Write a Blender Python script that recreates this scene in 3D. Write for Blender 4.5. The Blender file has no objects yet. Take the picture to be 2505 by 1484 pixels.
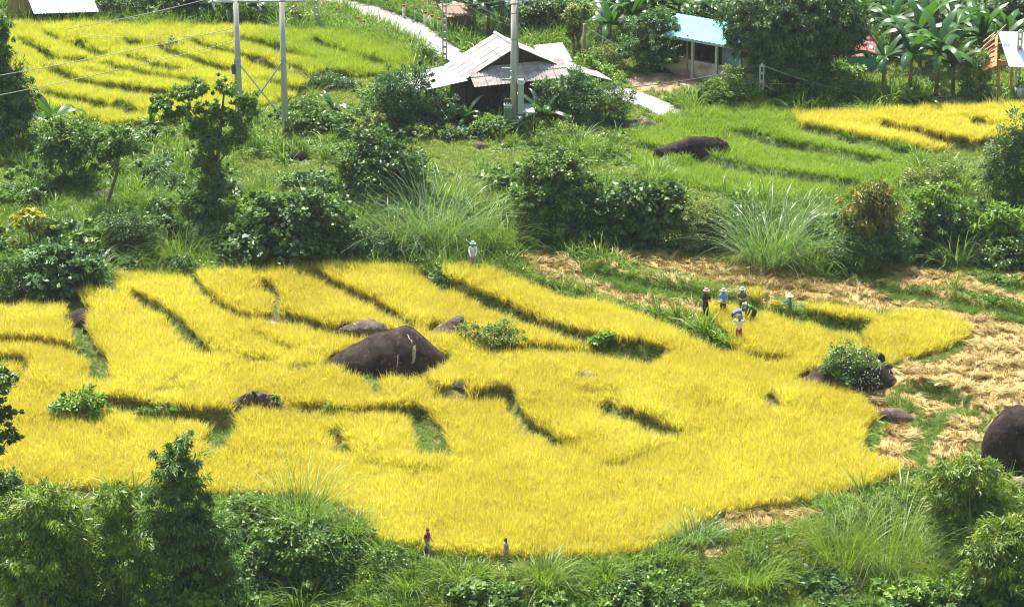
import bpy, bmesh, math, random
import numpy as np
from mathutils import Vector, Matrix

RNG = np.random.default_rng(7)
random.seed(7)
sc = bpy.context.scene
COL = sc.collection

# ------------------------------------------------------------------ camera, light, exposure
FOC = 6807.0; CU, CV = 1252.5, 742.0           # focal length and centre in units of a 2505 px wide frame
PITCH = math.radians(19.9)
CAM = np.array([0.0, 0.0, 51.5])
cam = bpy.data.cameras.new('camera'); camo = bpy.data.objects.new('camera', cam); COL.objects.link(camo)
cam.sensor_width = 36.0; cam.lens = 36.0 * FOC / 2505.0; cam.clip_start = 1.0; cam.clip_end = 2000.0
camo.location = CAM; camo.rotation_euler = (math.pi / 2 - PITCH, 0, 0)
sc.camera = camo
SUN_EL = math.radians(65); SUN_AZ = math.radians(-22)      # azimuth from +Y towards +X: the sun stands behind the slope, a little left
world = bpy.data.worlds.new('World'); sc.world = world; world.use_nodes = True
nt = world.node_tree; nt.nodes.clear()
sky = nt.nodes.new('ShaderNodeTexSky'); sky.sky_type = 'NISHITA'; sky.sun_disc = False
sky.sun_elevation = SUN_EL; sky.sun_rotation = SUN_AZ; sky.air_density = 1.0; sky.dust_density = 2.0
bg = nt.nodes.new('ShaderNodeBackground'); bg.inputs['Strength'].default_value = 0.15
wo = nt.nodes.new('ShaderNodeOutputWorld')
nt.links.new(sky.outputs[0], bg.inputs[0]); nt.links.new(bg.outputs[0], wo.inputs[0])
sl = bpy.data.lights.new('sun', 'SUN'); sl.energy = 5.0; sl.angle = math.radians(0.5); sl.color = (1.0, 0.95, 0.86)
so = bpy.data.objects.new('sun', sl); COL.objects.link(so)
sdir = Vector((math.sin(SUN_AZ) * math.cos(SUN_EL), math.cos(SUN_AZ) * math.cos(SUN_EL), math.sin(SUN_EL)))
so.rotation_euler = sdir.to_track_quat('Z', 'Y').to_euler(); so.location = (0, 100, 120)
sc.view_settings.view_transform = 'Standard'; sc.view_settings.look = 'None'
sc.view_settings.gamma = 1.0; sc.view_settings.use_curve_mapping = False
sc.view_settings.exposure = 1.3
sc.cycles.max_bounces = 8; sc.cycles.diffuse_bounces = 3; sc.cycles.transmission_bounces = 4
sc.cycles.glossy_bounces = 2; sc.cycles.transparent_max_bounces = 4; sc.cycles.volume_bounces = 0
sc.cycles.sample_clamp_indirect = 4.0; sc.cycles.filter_width = 1.1

# ------------------------------------------------------------------ numeric helpers
def sstep(a, b, x):
    t = np.clip((x - a) / (b - a), 0, 1); return t * t * (3 - 2 * t)

def vnoise(x, y, seed=0):
    xi = np.floor(x).astype(np.int64); yi = np.floor(y).astype(np.int64)
    fx = x - xi; fy = y - yi
    fx = fx * fx * (3 - 2 * fx); fy = fy * fy * (3 - 2 * fy)
    def h(a, b):
        n = (a * 374761393 + b * 668265263 + seed * 1442695041) & 0xffffffff
        n = ((n ^ (n >> 13)) * 1274126177) & 0xffffffff
        return ((n ^ (n >> 16)) & 0xffff) / 65535.0
    return (h(xi, yi) * (1 - fx) + h(xi + 1, yi) * fx) * (1 - fy) + (h(xi, yi + 1) * (1 - fx) + h(xi + 1, yi + 1) * fx) * fy

def fbm(x, y, seed=0, o=3):
    r = 0; a = 0.5; t = 0
    for k in range(o):
        r = r + a * vnoise(x * 2 ** k, y * 2 ** k, seed + k); t += a; a *= 0.5
    return r / t

CP, SP = math.cos(PITCH), math.sin(PITCH)
def rays(u, v):
    a = (np.asarray(u, float) - CU) / FOC; b = -(np.asarray(v, float) - CV) / FOC
    return np.stack([a, CP + b * SP, -SP + b * CP], -1)

def hit_with(fn, u, v, n=14):
    d = rays(u, v)
    t = (CAM[2] - 0.07 * (-120)) / (-(d[..., 2]) + 0.07 * d[..., 1])
    for _ in range(n):
        p = CAM + d * t[..., None]
        t = t + (p[..., 2] - fn(p[..., 0], p[..., 1])) / (-d[..., 2] + 0.07 * d[..., 1]) * 0.9
    return CAM + d * t[..., None]

def project(p):
    q = p - CAM
    z = q[..., 1] * CP - q[..., 2] * SP
    return CU + FOC * q[..., 0] / z, CV - FOC * (q[..., 1] * SP + q[..., 2] * CP) / z

# ------------------------------------------------------------------ ground shape
def plane(x, y):
    z = 0.07 * (y - 120.0)
    z = z + 58.0 * (np.clip(95 - y, 0, None) / 95.0) ** 2
    return z + 40 * (np.clip(y - 212, 0, None) / 90.0) ** 1.3

def poly_px(pts, fn):
    a = np.array(pts, float); return hit_with(fn, a[:, 0], a[:, 1])[:, :2]

BANK = poly_px([(-150, 745), (150, 735), (290, 645), (660, 628), (1040, 640), (1240, 610), (1480, 590), (1760, 632), (2060, 672), (2505, 640), (2700, 640)], plane)
FRONT = poly_px([(-150, 1215), (350, 1225), (600, 1240), (870, 1290), (940, 1350), (1200, 1385), (1450, 1390), (1650, 1350), (1760, 1320), (2000, 1290), (2200, 1180), (2700, 1140)], plane)
def hbase(x, y):
    z = plane(x, y)
    z = z + 1.3 * sstep(0.3, 4.5, y - np.interp(x, BANK[:, 0], BANK[:, 1]))
    z = z - 1.3 * sstep(0.2, 5.0, np.interp(x, FRONT[:, 0], FRONT[:, 1]) - y)
    return z + 0.5 * (fbm(x / 9, y / 9, 3) - 0.5) + 0.12 * (fbm(x / 1.7, y / 1.7, 5, 2) - 0.5)

# terrace edges: picture polylines drawn from the left or top; the raised side lies up and right of each. (points, step m, gap m, growth)
EDGES = [
 ([(325,708),(355,730),(400,752),(431,768),(464,798),(485,825),(505,849),(535,868)],.35,.75,.35),
 ([(492,650),(488,690),(510,720),(535,742),(581,768),(632,783)],.4,.5,.25),
 ([(626,780),(702,775),(753,788),(804,806),(855,815),(930,814),(1010,806)],.5,.7,.4),
 ([(642,688),(668,702),(692,722),(694,752)],.3,.5,.25),
 ([(768,664),(800,684),(850,712),(925,742),(968,775),(1020,800)],.45,.6,.25),
 ([(1048,648),(1080,682),(1130,705),(1200,728),(1260,756),(1330,790),(1400,815),(1500,842),(1640,866)],.45,1.3,.45),
 ([(1150,842),(1240,850),(1330,846),(1420,852),(1520,856),(1640,868)],.38,.7,.6),
 ([(1240,658),(1300,680),(1400,711),(1500,734),(1590,758),(1650,784),(1700,803),(1760,832),(1805,862)],.4,1.1,.5),
 ([(1430,640),(1500,668),(1600,690),(1700,704),(1800,730),(1900,752),(2000,778),(2140,796)],.6,1.3,.8),
 ([(2140,690),(2250,706),(2350,722),(2505,752),(2640,780)],.5,1.2,.6),
 ([(2390,672),(2505,694),(2640,712)],.4,1.2,.4),
 ([(-60,836),(60,836),(114,838),(178,850),(230,856)],.4,.4,.15),
 ([(-60,872),(30,872),(80,874),(84,905),(55,938)],.4,.7,.3),
 ([(190,716),(222,752),(218,800),(232,838),(254,864),(275,882),(273,925)],.35,.85,.35),
 ([(236,972),(330,992),(431,1010),(545,1014),(600,1010)],.6,1.0,.45),
 ([(690,984),(740,1000),(790,1000),(854,1014),(905,1004),(985,996),(1040,990)],.35,.7,.4),
 ([(952,922),(945,940),(938,962)],.25,.5,.2),
 ([(1047,922),(1057,948),(1080,962),(1150,966),(1262,950)],.3,.5,.2),
 ([(1037,985),(1055,1005),(1072,1027),(1095,1062),(1110,1108)],.35,1.1,.35),
 ([(566,1010),(580,1030),(588,1052),(575,1075),(556,1100)],.25,1.0,.3),
 ([(780,1050),(840,1052),(848,1077),(860,1102)],.3,.7,.3),
 ([(1260,945),(1273,989),(1303,1034),(1354,1064),(1396,1092)],.4,.8,.3),
 ([(1494,972),(1508,996),(1557,1018),(1620,1040),(1656,1068)],.45,.8,.3),
 ([(1903,962),(1908,985),(1922,1000)],.25,.6,.2),
 ([(1803,866),(1887,876),(1940,872)],.35,.5,.15),
 ([(622,812),(677,838),(735,852)],.3,.4,.15),
 ([(2128,795),(2124,830)],.2,.4,.15),
 ([(2184,938),(2235,936),(2330,952),(2380,980),(2392,998)],.45,.75,.5),
 ([(2172,945),(2215,968),(2240,990),(2256,1018)],.4,.65,.5),
 ([(2388,816),(2360,848),(2290,880),(2200,898)],.1,.7,.35),
 ([(2178,1012),(2164,1050),(2140,1104)],.1,.6,.35),
 ([(2396,988),(2330,1018),(2296,1050),(2266,1115)],.15,.8,.45),
 ([(2450,990),(2420,1050),(2395,1110)],.1,.4,.35),
 ([(1056,955),(1100,972),(1180,974),(1258,952)],.3,.4,.2),
 ([(700,872),(640,880),(560,872)][::-1],.22,.3,.15),
 ([(330,980),(420,962),(500,958)],.2,.3,.15),
 ([(1395,940),(1450,962),(1540,955)],.22,.3,.15),
 ([(1640,1080),(1560,1120),(1440,1150)][::-1],.2,.25,.12),
 ([(860,1120),(980,1150),(1120,1150)],.18,.25,.12),
 # upper left field
 ([(112,74),(132,94),(150,108)],.3,.6,.2),
 ([(45,92),(89,114),(139,146),(178,154),(235,150)],.5,.8,.15),
 ([(196,100),(216,126),(254,136),(292,138)],.45,1.0,.35),
 ([(292,138),(317,150),(368,164),(431,176),(470,182)],.5,.7,.1),
 ([(295,96),(330,104),(358,116)],.4,.9,.3),
 ([(411,104),(404,130),(456,146),(507,160),(575,178)],.5,.8,.2),
 ([(452,100),(522,126),(583,140),(650,156)],.5,.7,.15),
 ([(556,93),(634,112),(702,130),(766,151),(790,160)],.5,.8,.15),
 ([(125,152),(165,178),(228,202),(317,217),(406,230),(455,238)],.6,1.0,.35),
 ([(235,156),(304,178),(431,187),(469,205),(512,214)],.5,.7,.1),
 ([(98,214),(152,234),(228,246),(285,258)],.5,1.1,.4),
 ([(295,240),(330,264),(357,282)],.5,1.0,.4),
 ([(756,99),(804,120),(860,142)],.45,.6,.15),
 ([(883,140),(918,153),(962,166)],.5,.8,.2),
 ([(700,152),(742,190),(790,205)],.5,.6,.15),
 ([(620,146),(677,160),(720,190)],.5,.6,.15),
 ([(620,186),(677,205),(745,222)],.5,.8,.25),
 ([(190,165),(260,185),(330,196)],.4,.5,.1),
 ([(520,215),(580,235),(640,246)],.5,.6,.2),
 # upper right field and green field
 ([(2162,296),(2182,318),(2240,330),(2320,342),(2420,356)],.5,.9,.2),
 ([(2392,288),(2410,305),(2440,318)],.5,.9,.3),
 ([(1950,308),(2020,328),(2100,346),(2180,360),(2260,374)],.5,.8,.25),
 ([(1780,318),(1850,338),(1950,358),(2060,372),(2180,398)],.6,.5,.2),
 ([(1690,375),(1800,404),(1900,424),(2000,438),(2120,448)],.6,.5,.2),
 ([(1560,345),(1620,372),(1640,400)],.4,.5,.2),
]
class Edge:
    def __init__(s, pts, step, gap, grow):
        p = poly_px(pts, hbase)
        # smooth the polyline
        for _ in range(2):
            q = [p[0]]
            for a, b in zip(p[:-1], p[1:]): q += [a * .75 + b * .25, a * .25 + b * .75]
            q.append(p[-1]); p = np.array(q)
        s.p = p; s.step = step; s.gap = gap; s.grow = grow
        L = np.hypot(*(p[1:] - p[:-1]).T); s.cum = np.concatenate([[0], np.cumsum(L)]); s.len = s.cum[-1]
        s.lo = p.min(0) - 7; s.hi = p.max(0) + 7
    def sd(s, x, y):
        best = np.full(x.shape, 1e9); sg = np.ones(x.shape); tt = np.zeros(x.shape)
        for i in range(len(s.p) - 1):
            a = s.p[i]; d = s.p[i + 1] - a; l2 = max(d @ d, 1e-9)
            rx = x - a[0]; ry = y - a[1]
            t = np.clip((rx * d[0] + ry * d[1]) / l2, 0, 1)
            dist = np.hypot(rx - t * d[0], ry - t * d[1])
            m = dist < best
            best = np.where(m, dist, best); sg = np.where(m, np.where(d[0] * ry - d[1] * rx >= 0, 1.0, -1.0), sg)
            tt = np.where(m, (s.cum[i] + t * l2 ** .5) / s.len, tt)
        end = np.clip(0.9 / s.len, 0.02, 0.3)
        return best * sg, sstep(0, end, tt) * sstep(1, 1 - end, tt)
def _grounded(e):
    pts, st, gap, gr = e; main = pts[0][1] > 560; dv = 12 if main else 8
    p = [(u, v + dv) for u, v in pts]; (u0, v0), (u1, v1) = p[-2], p[-1]; L = math.hypot(u1 - u0, v1 - v0); k = (24 if main else 14) * (abs(v1 - v0) / L) ** .5
    p[-1] = (u1 + (u1 - u0) / L * k, v1 + (v1 - v0) / L * k)
    return p, st * (1.4 if main else 1.15), gap * (.8 if abs(pts[-1][0] - pts[0][0]) > 2.2 * abs(pts[-1][1] - pts[0][1]) else 1.1 if abs(pts[-1][0] - pts[0][0]) > .9 * abs(pts[-1][1] - pts[0][1]) else 1.5), max(gr, .25)
EDGE = [Edge(*_grounded(e)) for e in EDGES]

def edges_eval(x, y):
    """height offset, bare band strength, growth height in the band, distance-ish to the raised edge"""
    off = np.zeros(x.shape); band = np.zeros(x.shape, bool); grow = np.zeros(x.shape)
    for e in EDGE:
        m = (x > e.lo[0]) & (x < e.hi[0]) & (y > e.lo[1]) & (y < e.hi[1])
        idx = np.nonzero(m)[0]
        if not len(idx): continue
        sd, tp = e.sd(x[idx], y[idx])
        s1 = np.clip((sd + 0.35) / 0.35, 0, 1) * 2 - 1
        off[idx] += 0.5 * e.step * tp * s1 * np.exp(-np.abs(sd) / 2.2)
        wob = 0.8 + 0.5 * vnoise(x[idx] * 1.3, y[idx] * 1.3, 21)
        b = (sd < 0.0) & (sd > -e.gap * wob * (0.25 + 0.75 * tp)) & (tp > 0.05)
        band[idx] |= b; grow[idx] = np.where(b, np.maximum(grow[idx], e.grow), grow[idx])
    return off, band, grow

GX = np.arange(-62, 62.01, 0.25); GY = np.arange(84, 236.01, 0.25)
_gx, _gy = np.meshgrid(GX, GY)
_o, _, _ = edges_eval(_gx.ravel(), _gy.ravel())
GH = hbase(_gx, _gy) + _o.reshape(_gx.shape)
def H(x, y):
    x = np.asarray(x, float); y = np.asarray(y, float)
    fx = np.clip((x - GX[0]) / 0.25, 0, len(GX) - 1.001); fy = np.clip((y - GY[0]) / 0.25, 0, len(GY) - 1.001)
    i = fx.astype(int); j = fy.astype(int); a = fx - i; b = fy - j
    z = (GH[j, i] * (1 - a) + GH[j, i + 1] * a) * (1 - b) + (GH[j + 1, i] * (1 - a) + GH[j + 1, i + 1] * a) * b
    out = (x < GX[0]) | (x > GX[-1]) | (y < GY[0]) | (y > GY[-1])
    return np.where(out, hbase(x, y), z) if np.any(out) else z

def at(u, v):
    p = hit_with(H, np.array([u], float), np.array([v], float))[0]
    d = (p[1] - CAM[1]) * CP - (p[2] - CAM[2]) * SP
    s = FOC / d
    return p, s, s * math.cos(PITCH + math.atan((v - CV) / FOC))      # point, px per metre across, px per metre upright

def at_y(u, v, y):
    """the point on the sight line through (u, v) at depth y in the scene"""
    d = rays(u, v); return CAM + d * (y / d[1])

def pip(x, y, poly):
    inside = np.zeros(x.shape, bool); n = len(poly)
    for i in range(n):
        x1, y1 = poly[i]; x2, y2 = poly[(i + 1) % n]
        if y1 == y2: continue
        c = ((y1 > y) != (y2 > y)) & (x < (x2 - x1) * (y - y1) / (y2 - y1) + x1)
        inside ^= c
    return inside
def W(pts): return poly_px(pts, H)

Z_MAIN = W([(-160,768),(0,768),(150,766),(188,740),(300,732),(285,685),(490,682),(500,674),(650,680),(665,664),(780,670),(870,662),(1040,672),(1085,664),(1130,662),(1240,690),(1330,712),(1450,744),(1560,772),(1640,795),(1710,828),(1790,866),(1810,850),(1745,785),(1738,758),(1850,752),(1905,775),(1895,790),(2000,790),(2140,790),(2230,776),(2310,788),(2370,815),(2352,845),(2200,892),(2060,965),(2120,1010),(2145,1040),(2120,1110),(2140,1135),(2200,1150),(2190,1168),(2060,1215),(1900,1240),(1760,1265),(1700,1300),(1640,1330),(1560,1362),(1450,1374),(1200,1370),(1040,1354),(930,1332),(915,1300),(870,1260),(800,1232),(600,1215),(520,1215),(350,1205),(-160,1190)])
Z_UL = W([(-100,72),(40,72),(300,76),(580,82),(700,88),(930,104),(945,112),(1050,142),(1010,168),(955,195),(860,190),(800,182),(750,200),(725,230),(600,280),(500,300),(400,310),(300,310),(90,270),(-100,260)])
Z_UR = W([(1945,285),(2100,288),(2400,276),(2505,272),(2700,262),(2700,330),(2505,330),(2400,360),(2380,372),(2250,370),(2100,345),(1960,315)])
Z_GREEN = W([(1545,335),(1600,292),(1750,266),(1900,262),(1944,284),(1960,316),(2100,346),(2250,374),(2235,440),(2120,478),(1980,486),(1850,484),(1700,470),(1600,440),(1550,400)])
Z_CUT = [W(p) for p in (
 [(1270,612),(1340,618),(1430,645),(1600,695),(1800,735),(1900,757),(1915,785),(1850,760),(1735,752),(1725,785),(1640,768),(1500,730),(1300,674)],
 [(1460,600),(1600,615),(1760,640),(1900,665),(2050,690),(2140,695),(2250,712),(2350,728),(2505,757),(2700,790),(2700,1120),(2430,1140),(2110,1145),(2130,1100),(2160,1030),(2090,960),(2200,895),(2375,830),(2320,780),(2200,768),(2140,783),(2000,755),(1800,703),(1600,660),(1440,628)],
 [(2150,648),(2300,660),(2505,705),(2700,730),(2700,770),(2505,742),(2350,710),(2200,690)],
 [(2400,655),(2505,665),(2700,680),(2700,710),(2505,690)],
 [(1745,1275),(1800,1245),(1990,1235),(2010,1270),(1900,1295),(1770,1308)],
 [(1640,1345),(1800,1332),(1815,1348),(1720,1368)])]
Z_DIRT = [W(p) for p in ([(930,-40),(1000,10),(1110,60),(1200,60),(1200,-60)],[(1530,195),(1560,175),(1640,180),(1760,190),(1720,205),(1640,225),(1560,222)],
 [(2280,240),(2480,236),(2480,252),(2280,254)],[(640,235),(750,222),(760,240),(660,262)],[(1150,95),(1270,80),(1280,120),(1200,125)])]
ROAD_L = [(655,-40),(700,-8),(760,10),(830,32),(900,55),(980,85),(1040,118),(1110,160),(1210,200),(1330,225),(1480,245),(1560,258),(1610,285),(1640,310)]
ROAD_R = [(770,-40),(830,-6),(920,18),(1000,45),(1060,75),(1095,105),(1150,140),(1260,175),(1360,195),(1480,205),(1560,224),(1632,252),(1690,285),(1730,310)]
ROAD = W(ROAD_L + ROAD_R[::-1])

# ------------------------------------------------------------------ materials
def newmat(name):
    m = bpy.data.materials.new(name); m.use_nodes = True; t = m.node_tree; t.nodes.clear()
    o = t.nodes.new('ShaderNodeOutputMaterial'); return m, t, o
def N(t, kind, **kw):
    n = t.nodes.new(kind)
    for k, v in kw.items(): setattr(n, k, v)
    return n
def mixc(t, a, b, f):
    n = N(t, 'ShaderNodeMix', data_type='RGBA')
    for sock, val in ((n.inputs[0], f), (n.inputs[6], a), (n.inputs[7], b)):
        if hasattr(val, 'links') or isinstance(val, bpy.types.NodeSocket): t.links.new(val, sock)
        else: sock.default_value = (*val, 1) if isinstance(val, tuple) else val
    return n.outputs[2]
def math_(t, op, a, b, clamp=False):
    n = N(t, 'ShaderNodeMath', operation=op, use_clamp=clamp)
    for i, v in enumerate((a, b)):
        if isinstance(v, bpy.types.NodeSocket): t.links.new(v, n.inputs[i])
        else: n.inputs[i].default_value = v
    return n.outputs[0]
def attr(t, name, kind='GEOMETRY'):
    n = N(t, 'ShaderNodeAttribute', attribute_name=name, attribute_type=kind); return n.outputs['Fac']

def leafmat(name, ca, cb, root=None, trans=0.4, rough=0.4, inst=False, hlo=0.1, hhi=0.7, tcol=(1.15, 1.25, .45)):
    m, t, o = newmat(name)
    f = attr(t, 'tint')
    if inst:
        f = math_(t, 'ADD', math_(t, 'MULTIPLY', f, 0.45), math_(t, 'MULTIPLY', attr(t, 'itint', 'INSTANCER'), 0.65), True)
    c = mixc(t, ca, cb, f)
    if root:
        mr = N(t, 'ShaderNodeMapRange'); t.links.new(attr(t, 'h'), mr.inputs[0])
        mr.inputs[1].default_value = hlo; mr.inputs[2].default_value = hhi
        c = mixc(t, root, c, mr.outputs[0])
    p = N(t, 'ShaderNodeBsdfPrincipled'); t.links.new(c, p.inputs['Base Color']); p.inputs['Roughness'].default_value = rough
    tr = N(t, 'ShaderNodeBsdfTranslucent')
    mul = N(t, 'ShaderNodeMix', data_type='RGBA', blend_type='MULTIPLY'); mul.inputs[0].default_value = 1
    t.links.new(c, mul.inputs[6]); mul.inputs[7].default_value = (*tcol, 1)
    t.links.new(mul.outputs[2], tr.inputs[0])
    mx = N(t, 'ShaderNodeMixShader'); mx.inputs[0].default_value = trans
    t.links.new(p.outputs[0], mx.inputs[1]); t.links.new(tr.outputs[0], mx.inputs[2]); t.links.new(mx.outputs[0], o.inputs[0])
    return m

def solid(name, c1, c2=None, scale=4.0, rough=0.8, bump=0.0, stretch=(1, 1, 1), metal=0.0, detail=5, lo=.35, hi=.65, c3=None):
    m, t, o = newmat(name)
    p = N(t, 'ShaderNodeBsdfPrincipled'); p.inputs['Roughness'].default_value = rough; p.inputs['Metallic'].default_value = metal
    if 'rock' in name or 'boulder' in name or 'stone' in name: p.inputs['Specular IOR Level'].default_value = .12
    if c2:
        tc = N(t, 'ShaderNodeTexCoord'); mp = N(t, 'ShaderNodeMapping'); mp.inputs['Scale'].default_value = stretch
        t.links.new(tc.outputs['Object'], mp.inputs[0])
        nz = N(t, 'ShaderNodeTexNoise'); nz.inputs['Scale'].default_value = scale; nz.inputs['Detail'].default_value = detail
        t.links.new(mp.outputs[0], nz.inputs['Vector'])
        mr = N(t, 'ShaderNodeMapRange'); mr.inputs[1].default_value = lo; mr.inputs[2].default_value = hi; t.links.new(nz.outputs[0], mr.inputs[0])
        c = mixc(t, c1, c2, mr.outputs[0])
        if c3:
            n2 = N(t, 'ShaderNodeTexNoise'); n2.inputs['Scale'].default_value = scale * 3.1; n2.inputs['Detail'].default_value = 6
            t.links.new(mp.outputs[0], n2.inputs['Vector'])
            m2 = N(t, 'ShaderNodeMapRange'); m2.inputs[1].default_value = .58; m2.inputs[2].default_value = .68; t.links.new(n2.outputs[0], m2.inputs[0])
            c = mixc(t, c, c3, m2.outputs[0])
        t.links.new(c, p.inputs['Base Color'])
        if bump:
            b = N(t, 'ShaderNodeBump'); b.inputs['Strength'].default_value = bump; b.inputs['Distance'].default_value = 0.1
            t.links.new(nz.outputs[0], b.inputs['Height']); t.links.new(b.outputs[0], p.inputs['Normal'])
    else: p.inputs['Base Color'].default_value = (*c1, 1)
    t.links.new(p.outputs[0], o.inputs[0]); return m

M = {}
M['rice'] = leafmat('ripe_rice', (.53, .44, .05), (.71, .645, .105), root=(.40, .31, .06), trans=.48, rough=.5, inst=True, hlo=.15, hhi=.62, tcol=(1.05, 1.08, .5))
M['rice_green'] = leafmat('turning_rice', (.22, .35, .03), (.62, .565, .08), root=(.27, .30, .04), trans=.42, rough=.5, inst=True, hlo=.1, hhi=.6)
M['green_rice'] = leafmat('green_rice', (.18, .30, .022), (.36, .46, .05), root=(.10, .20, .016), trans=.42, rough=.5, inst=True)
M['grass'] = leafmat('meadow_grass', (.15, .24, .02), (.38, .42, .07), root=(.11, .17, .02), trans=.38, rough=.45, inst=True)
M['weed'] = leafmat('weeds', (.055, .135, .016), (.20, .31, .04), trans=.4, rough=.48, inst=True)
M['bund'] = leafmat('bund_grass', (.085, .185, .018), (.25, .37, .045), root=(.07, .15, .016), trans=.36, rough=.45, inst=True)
M['straw'] = leafmat('cut_straw', (.27, .185, .04), (.50, .385, .12), trans=.2, rough=.6, inst=True, tcol=(1, .98, .6))
M['stubble'] = leafmat('stubble', (.28, .19, .04), (.45, .36, .08), root=(.20, .12, .04), trans=.25, rough=.6, inst=True, tcol=(1, 1, .7))
M['flower'] = leafmat('white_flowers', (.75, .75, .68), (.85, .85, .8), trans=.3, rough=.6, tcol=(1, 1, 1))
PAL = {
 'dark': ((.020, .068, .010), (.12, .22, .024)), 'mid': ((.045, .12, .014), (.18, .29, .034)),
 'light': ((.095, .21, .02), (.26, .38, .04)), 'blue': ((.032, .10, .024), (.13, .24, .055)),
 'bamboo': ((.06, .14, .010), (.28, .34, .03)), 'deepbamboo': ((.03, .10, .013), (.14, .24, .03)),
 'yellow': ((.28, .30, .02), (.50, .42, .03)), 'orange': ((.06, .12, .012), (.34, .26, .022)),
 'banana': ((.022, .075, .018), (.075, .17, .03)), 'young': ((.12, .25, .02), (.22, .36, .03)),
 'silver': ((.09, .19, .05), (.27, .36, .16)), 'reed': ((.09, .19, .02), (.26, .35, .045)), 'olive': ((.09, .16, .018), (.28, .32, .05)),
}
for k, (a, b) in PAL.items():
    M['L_' + k] = leafmat('leaf_' + k, a, b, trans=.34 if k in ('dark', 'blue', 'banana') else .4, rough=.30 if k in ('silver', 'banana') else .46)
M['bark'] = solid('bark', (.10, .075, .05), (.20, .16, .11), 6, .9, .5)
M['bark_pale'] = solid('pale_bark', (.22, .17, .11), (.35, .29, .2), 6, .9, .4)
M['cane'] = solid('bamboo_cane', (.13, .16, .04), (.22, .22, .08), 5, .5)
M['bstem'] = solid('banana_stem', (.10, .13, .04), (.18, .12, .06), 5, .7, .3, (1, 1, .3))
M['rock_dark'] = solid('dark_boulder', (.013, .0086, .0072), (.046, .032, .027), 1.4, .9, .9, (1, 1, 1.0), detail=9, c3=(.075, .055, .045))
M['rock_brown'] = solid('brown_rock', (.05, .038, .03), (.14, .105, .08), 1.6, .9, .8, detail=8, c3=(.24, .2, .16))
M['rock_pale'] = solid('pale_stone', (.19, .15, .11), (.34, .28, .21), 2.5, .9, .5, detail=7)
M['lichen'] = solid('lichen_streak', (.34, .27, .22), (.22, .17, .13), 5, .9, .3)
M['concrete'] = solid('pole_concrete', (.38, .36, .32), (.50, .47, .42), 2.5, .85, .15, (1, 1, .3))
M['road'] = solid('road_concrete', (.22, .215, .21), (.31, .30, .28), .7, .85, .1, detail=8)
M['fibro'] = solid('fibre_cement', (.26, .25, .245), (.39, .375, .365), 1.3, .8, .1, detail=7)
M['fibro_old'] = solid('old_fibre_cement', (.24, .21, .195), (.42, .37, .34), 1.8, .85, .1, (1, 3, 1), detail=7)
M['bright_sheet'] = solid('bright_sheet', (.46, .46, .46), (.58, .58, .57), 1.5, .5, 0)
M['zinc'] = solid('zinc_sheet', (.52, .56, .62), (.64, .67, .72), 1.5, .35, 0, metal=.3)
M['blue_sheet'] = solid('blue_green_sheet', (.10, .30, .32), (.15, .37, .38), 1.2, .45, 0)
M['blue_wall'] = solid('blue_grey_sheet', (.10, .17, .24), (.16, .24, .32), 2, .6)
M['wood_dark'] = solid('dark_wood', (.022, .014, .010), (.06, .036, .026), 3, .85, .3, (4, 4, .5))
M['wood_red'] = solid('red_brown_wood', (.045, .022, .015), (.10, .05, .034), 3, .85, .3, (4, 4, .5))
M['wood_new'] = solid('orange_timber', (.36, .15, .05), (.50, .24, .09), 4, .7, .1, (4, 4, .5))
M['wood_grey'] = solid('weathered_boards', (.18, .12, .08), (.30, .21, .14), 3, .85, .2, (4, 4, .5))
M['wood_pole'] = solid('weathered_bamboo', (.22, .16, .10), (.36, .28, .18), 4, .8)
M['plaster'] = solid('stained_plaster', (.33, .20, .14), (.52, .44, .38), .8, .9, .05, (1, 1, 2.0), lo=.40, hi=.58)
M['post_white'] = solid('whitewashed_post', (.42, .40, .36), (.55, .53, .5), 3, .8)
M['teal'] = solid('teal_paint', (.05, .30, .30), (.08, .36, .35), 2, .7)
M['redroof'] = solid('red_tile_roof', (.20, .045, .045), (.32, .10, .09), 5, .8)
M['steel'] = solid('galvanised_steel', (.32, .34, .36), (.42, .44, .46), 6, .45, 0, metal=.5)
M['wire'] = solid('wire', (.28, .27, .26)); M['wire_dark'] = solid('dark_cable', (.06, .06, .06))
M['porcelain'] = solid('insulator', (.55, .56, .58), rough=.25); M['insul_brown'] = solid('brown_insulator', (.16, .07, .05), rough=.3)
M['tank'] = solid('grey_green_tank', (.20, .30, .25), (.26, .35, .30), 5, .5); M['cabinet'] = solid('grey_cabinet', (.33, .40, .42), (.40, .46, .47), 4, .5)
M['white'] = solid('white_paint', (.75, .75, .73)); M['black'] = solid('black', (.02, .02, .02)); M['red'] = solid('red_paint', (.55, .03, .03))
M['bag'] = solid('white_bag', (.72, .71, .69), (.6, .6, .6), 5, .6); M['bluebag'] = solid('blue_bag', (.03, .14, .55), rough=.4); M['tealbag'] = solid('teal_bag', (.06, .42, .36), rough=.4)
M['barrel'] = solid('pale_barrel', (.62, .66, .72), rough=.5); M['dead'] = solid('dead_twigs', (.20, .13, .09), (.30, .2, .14), 6, .9)

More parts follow.
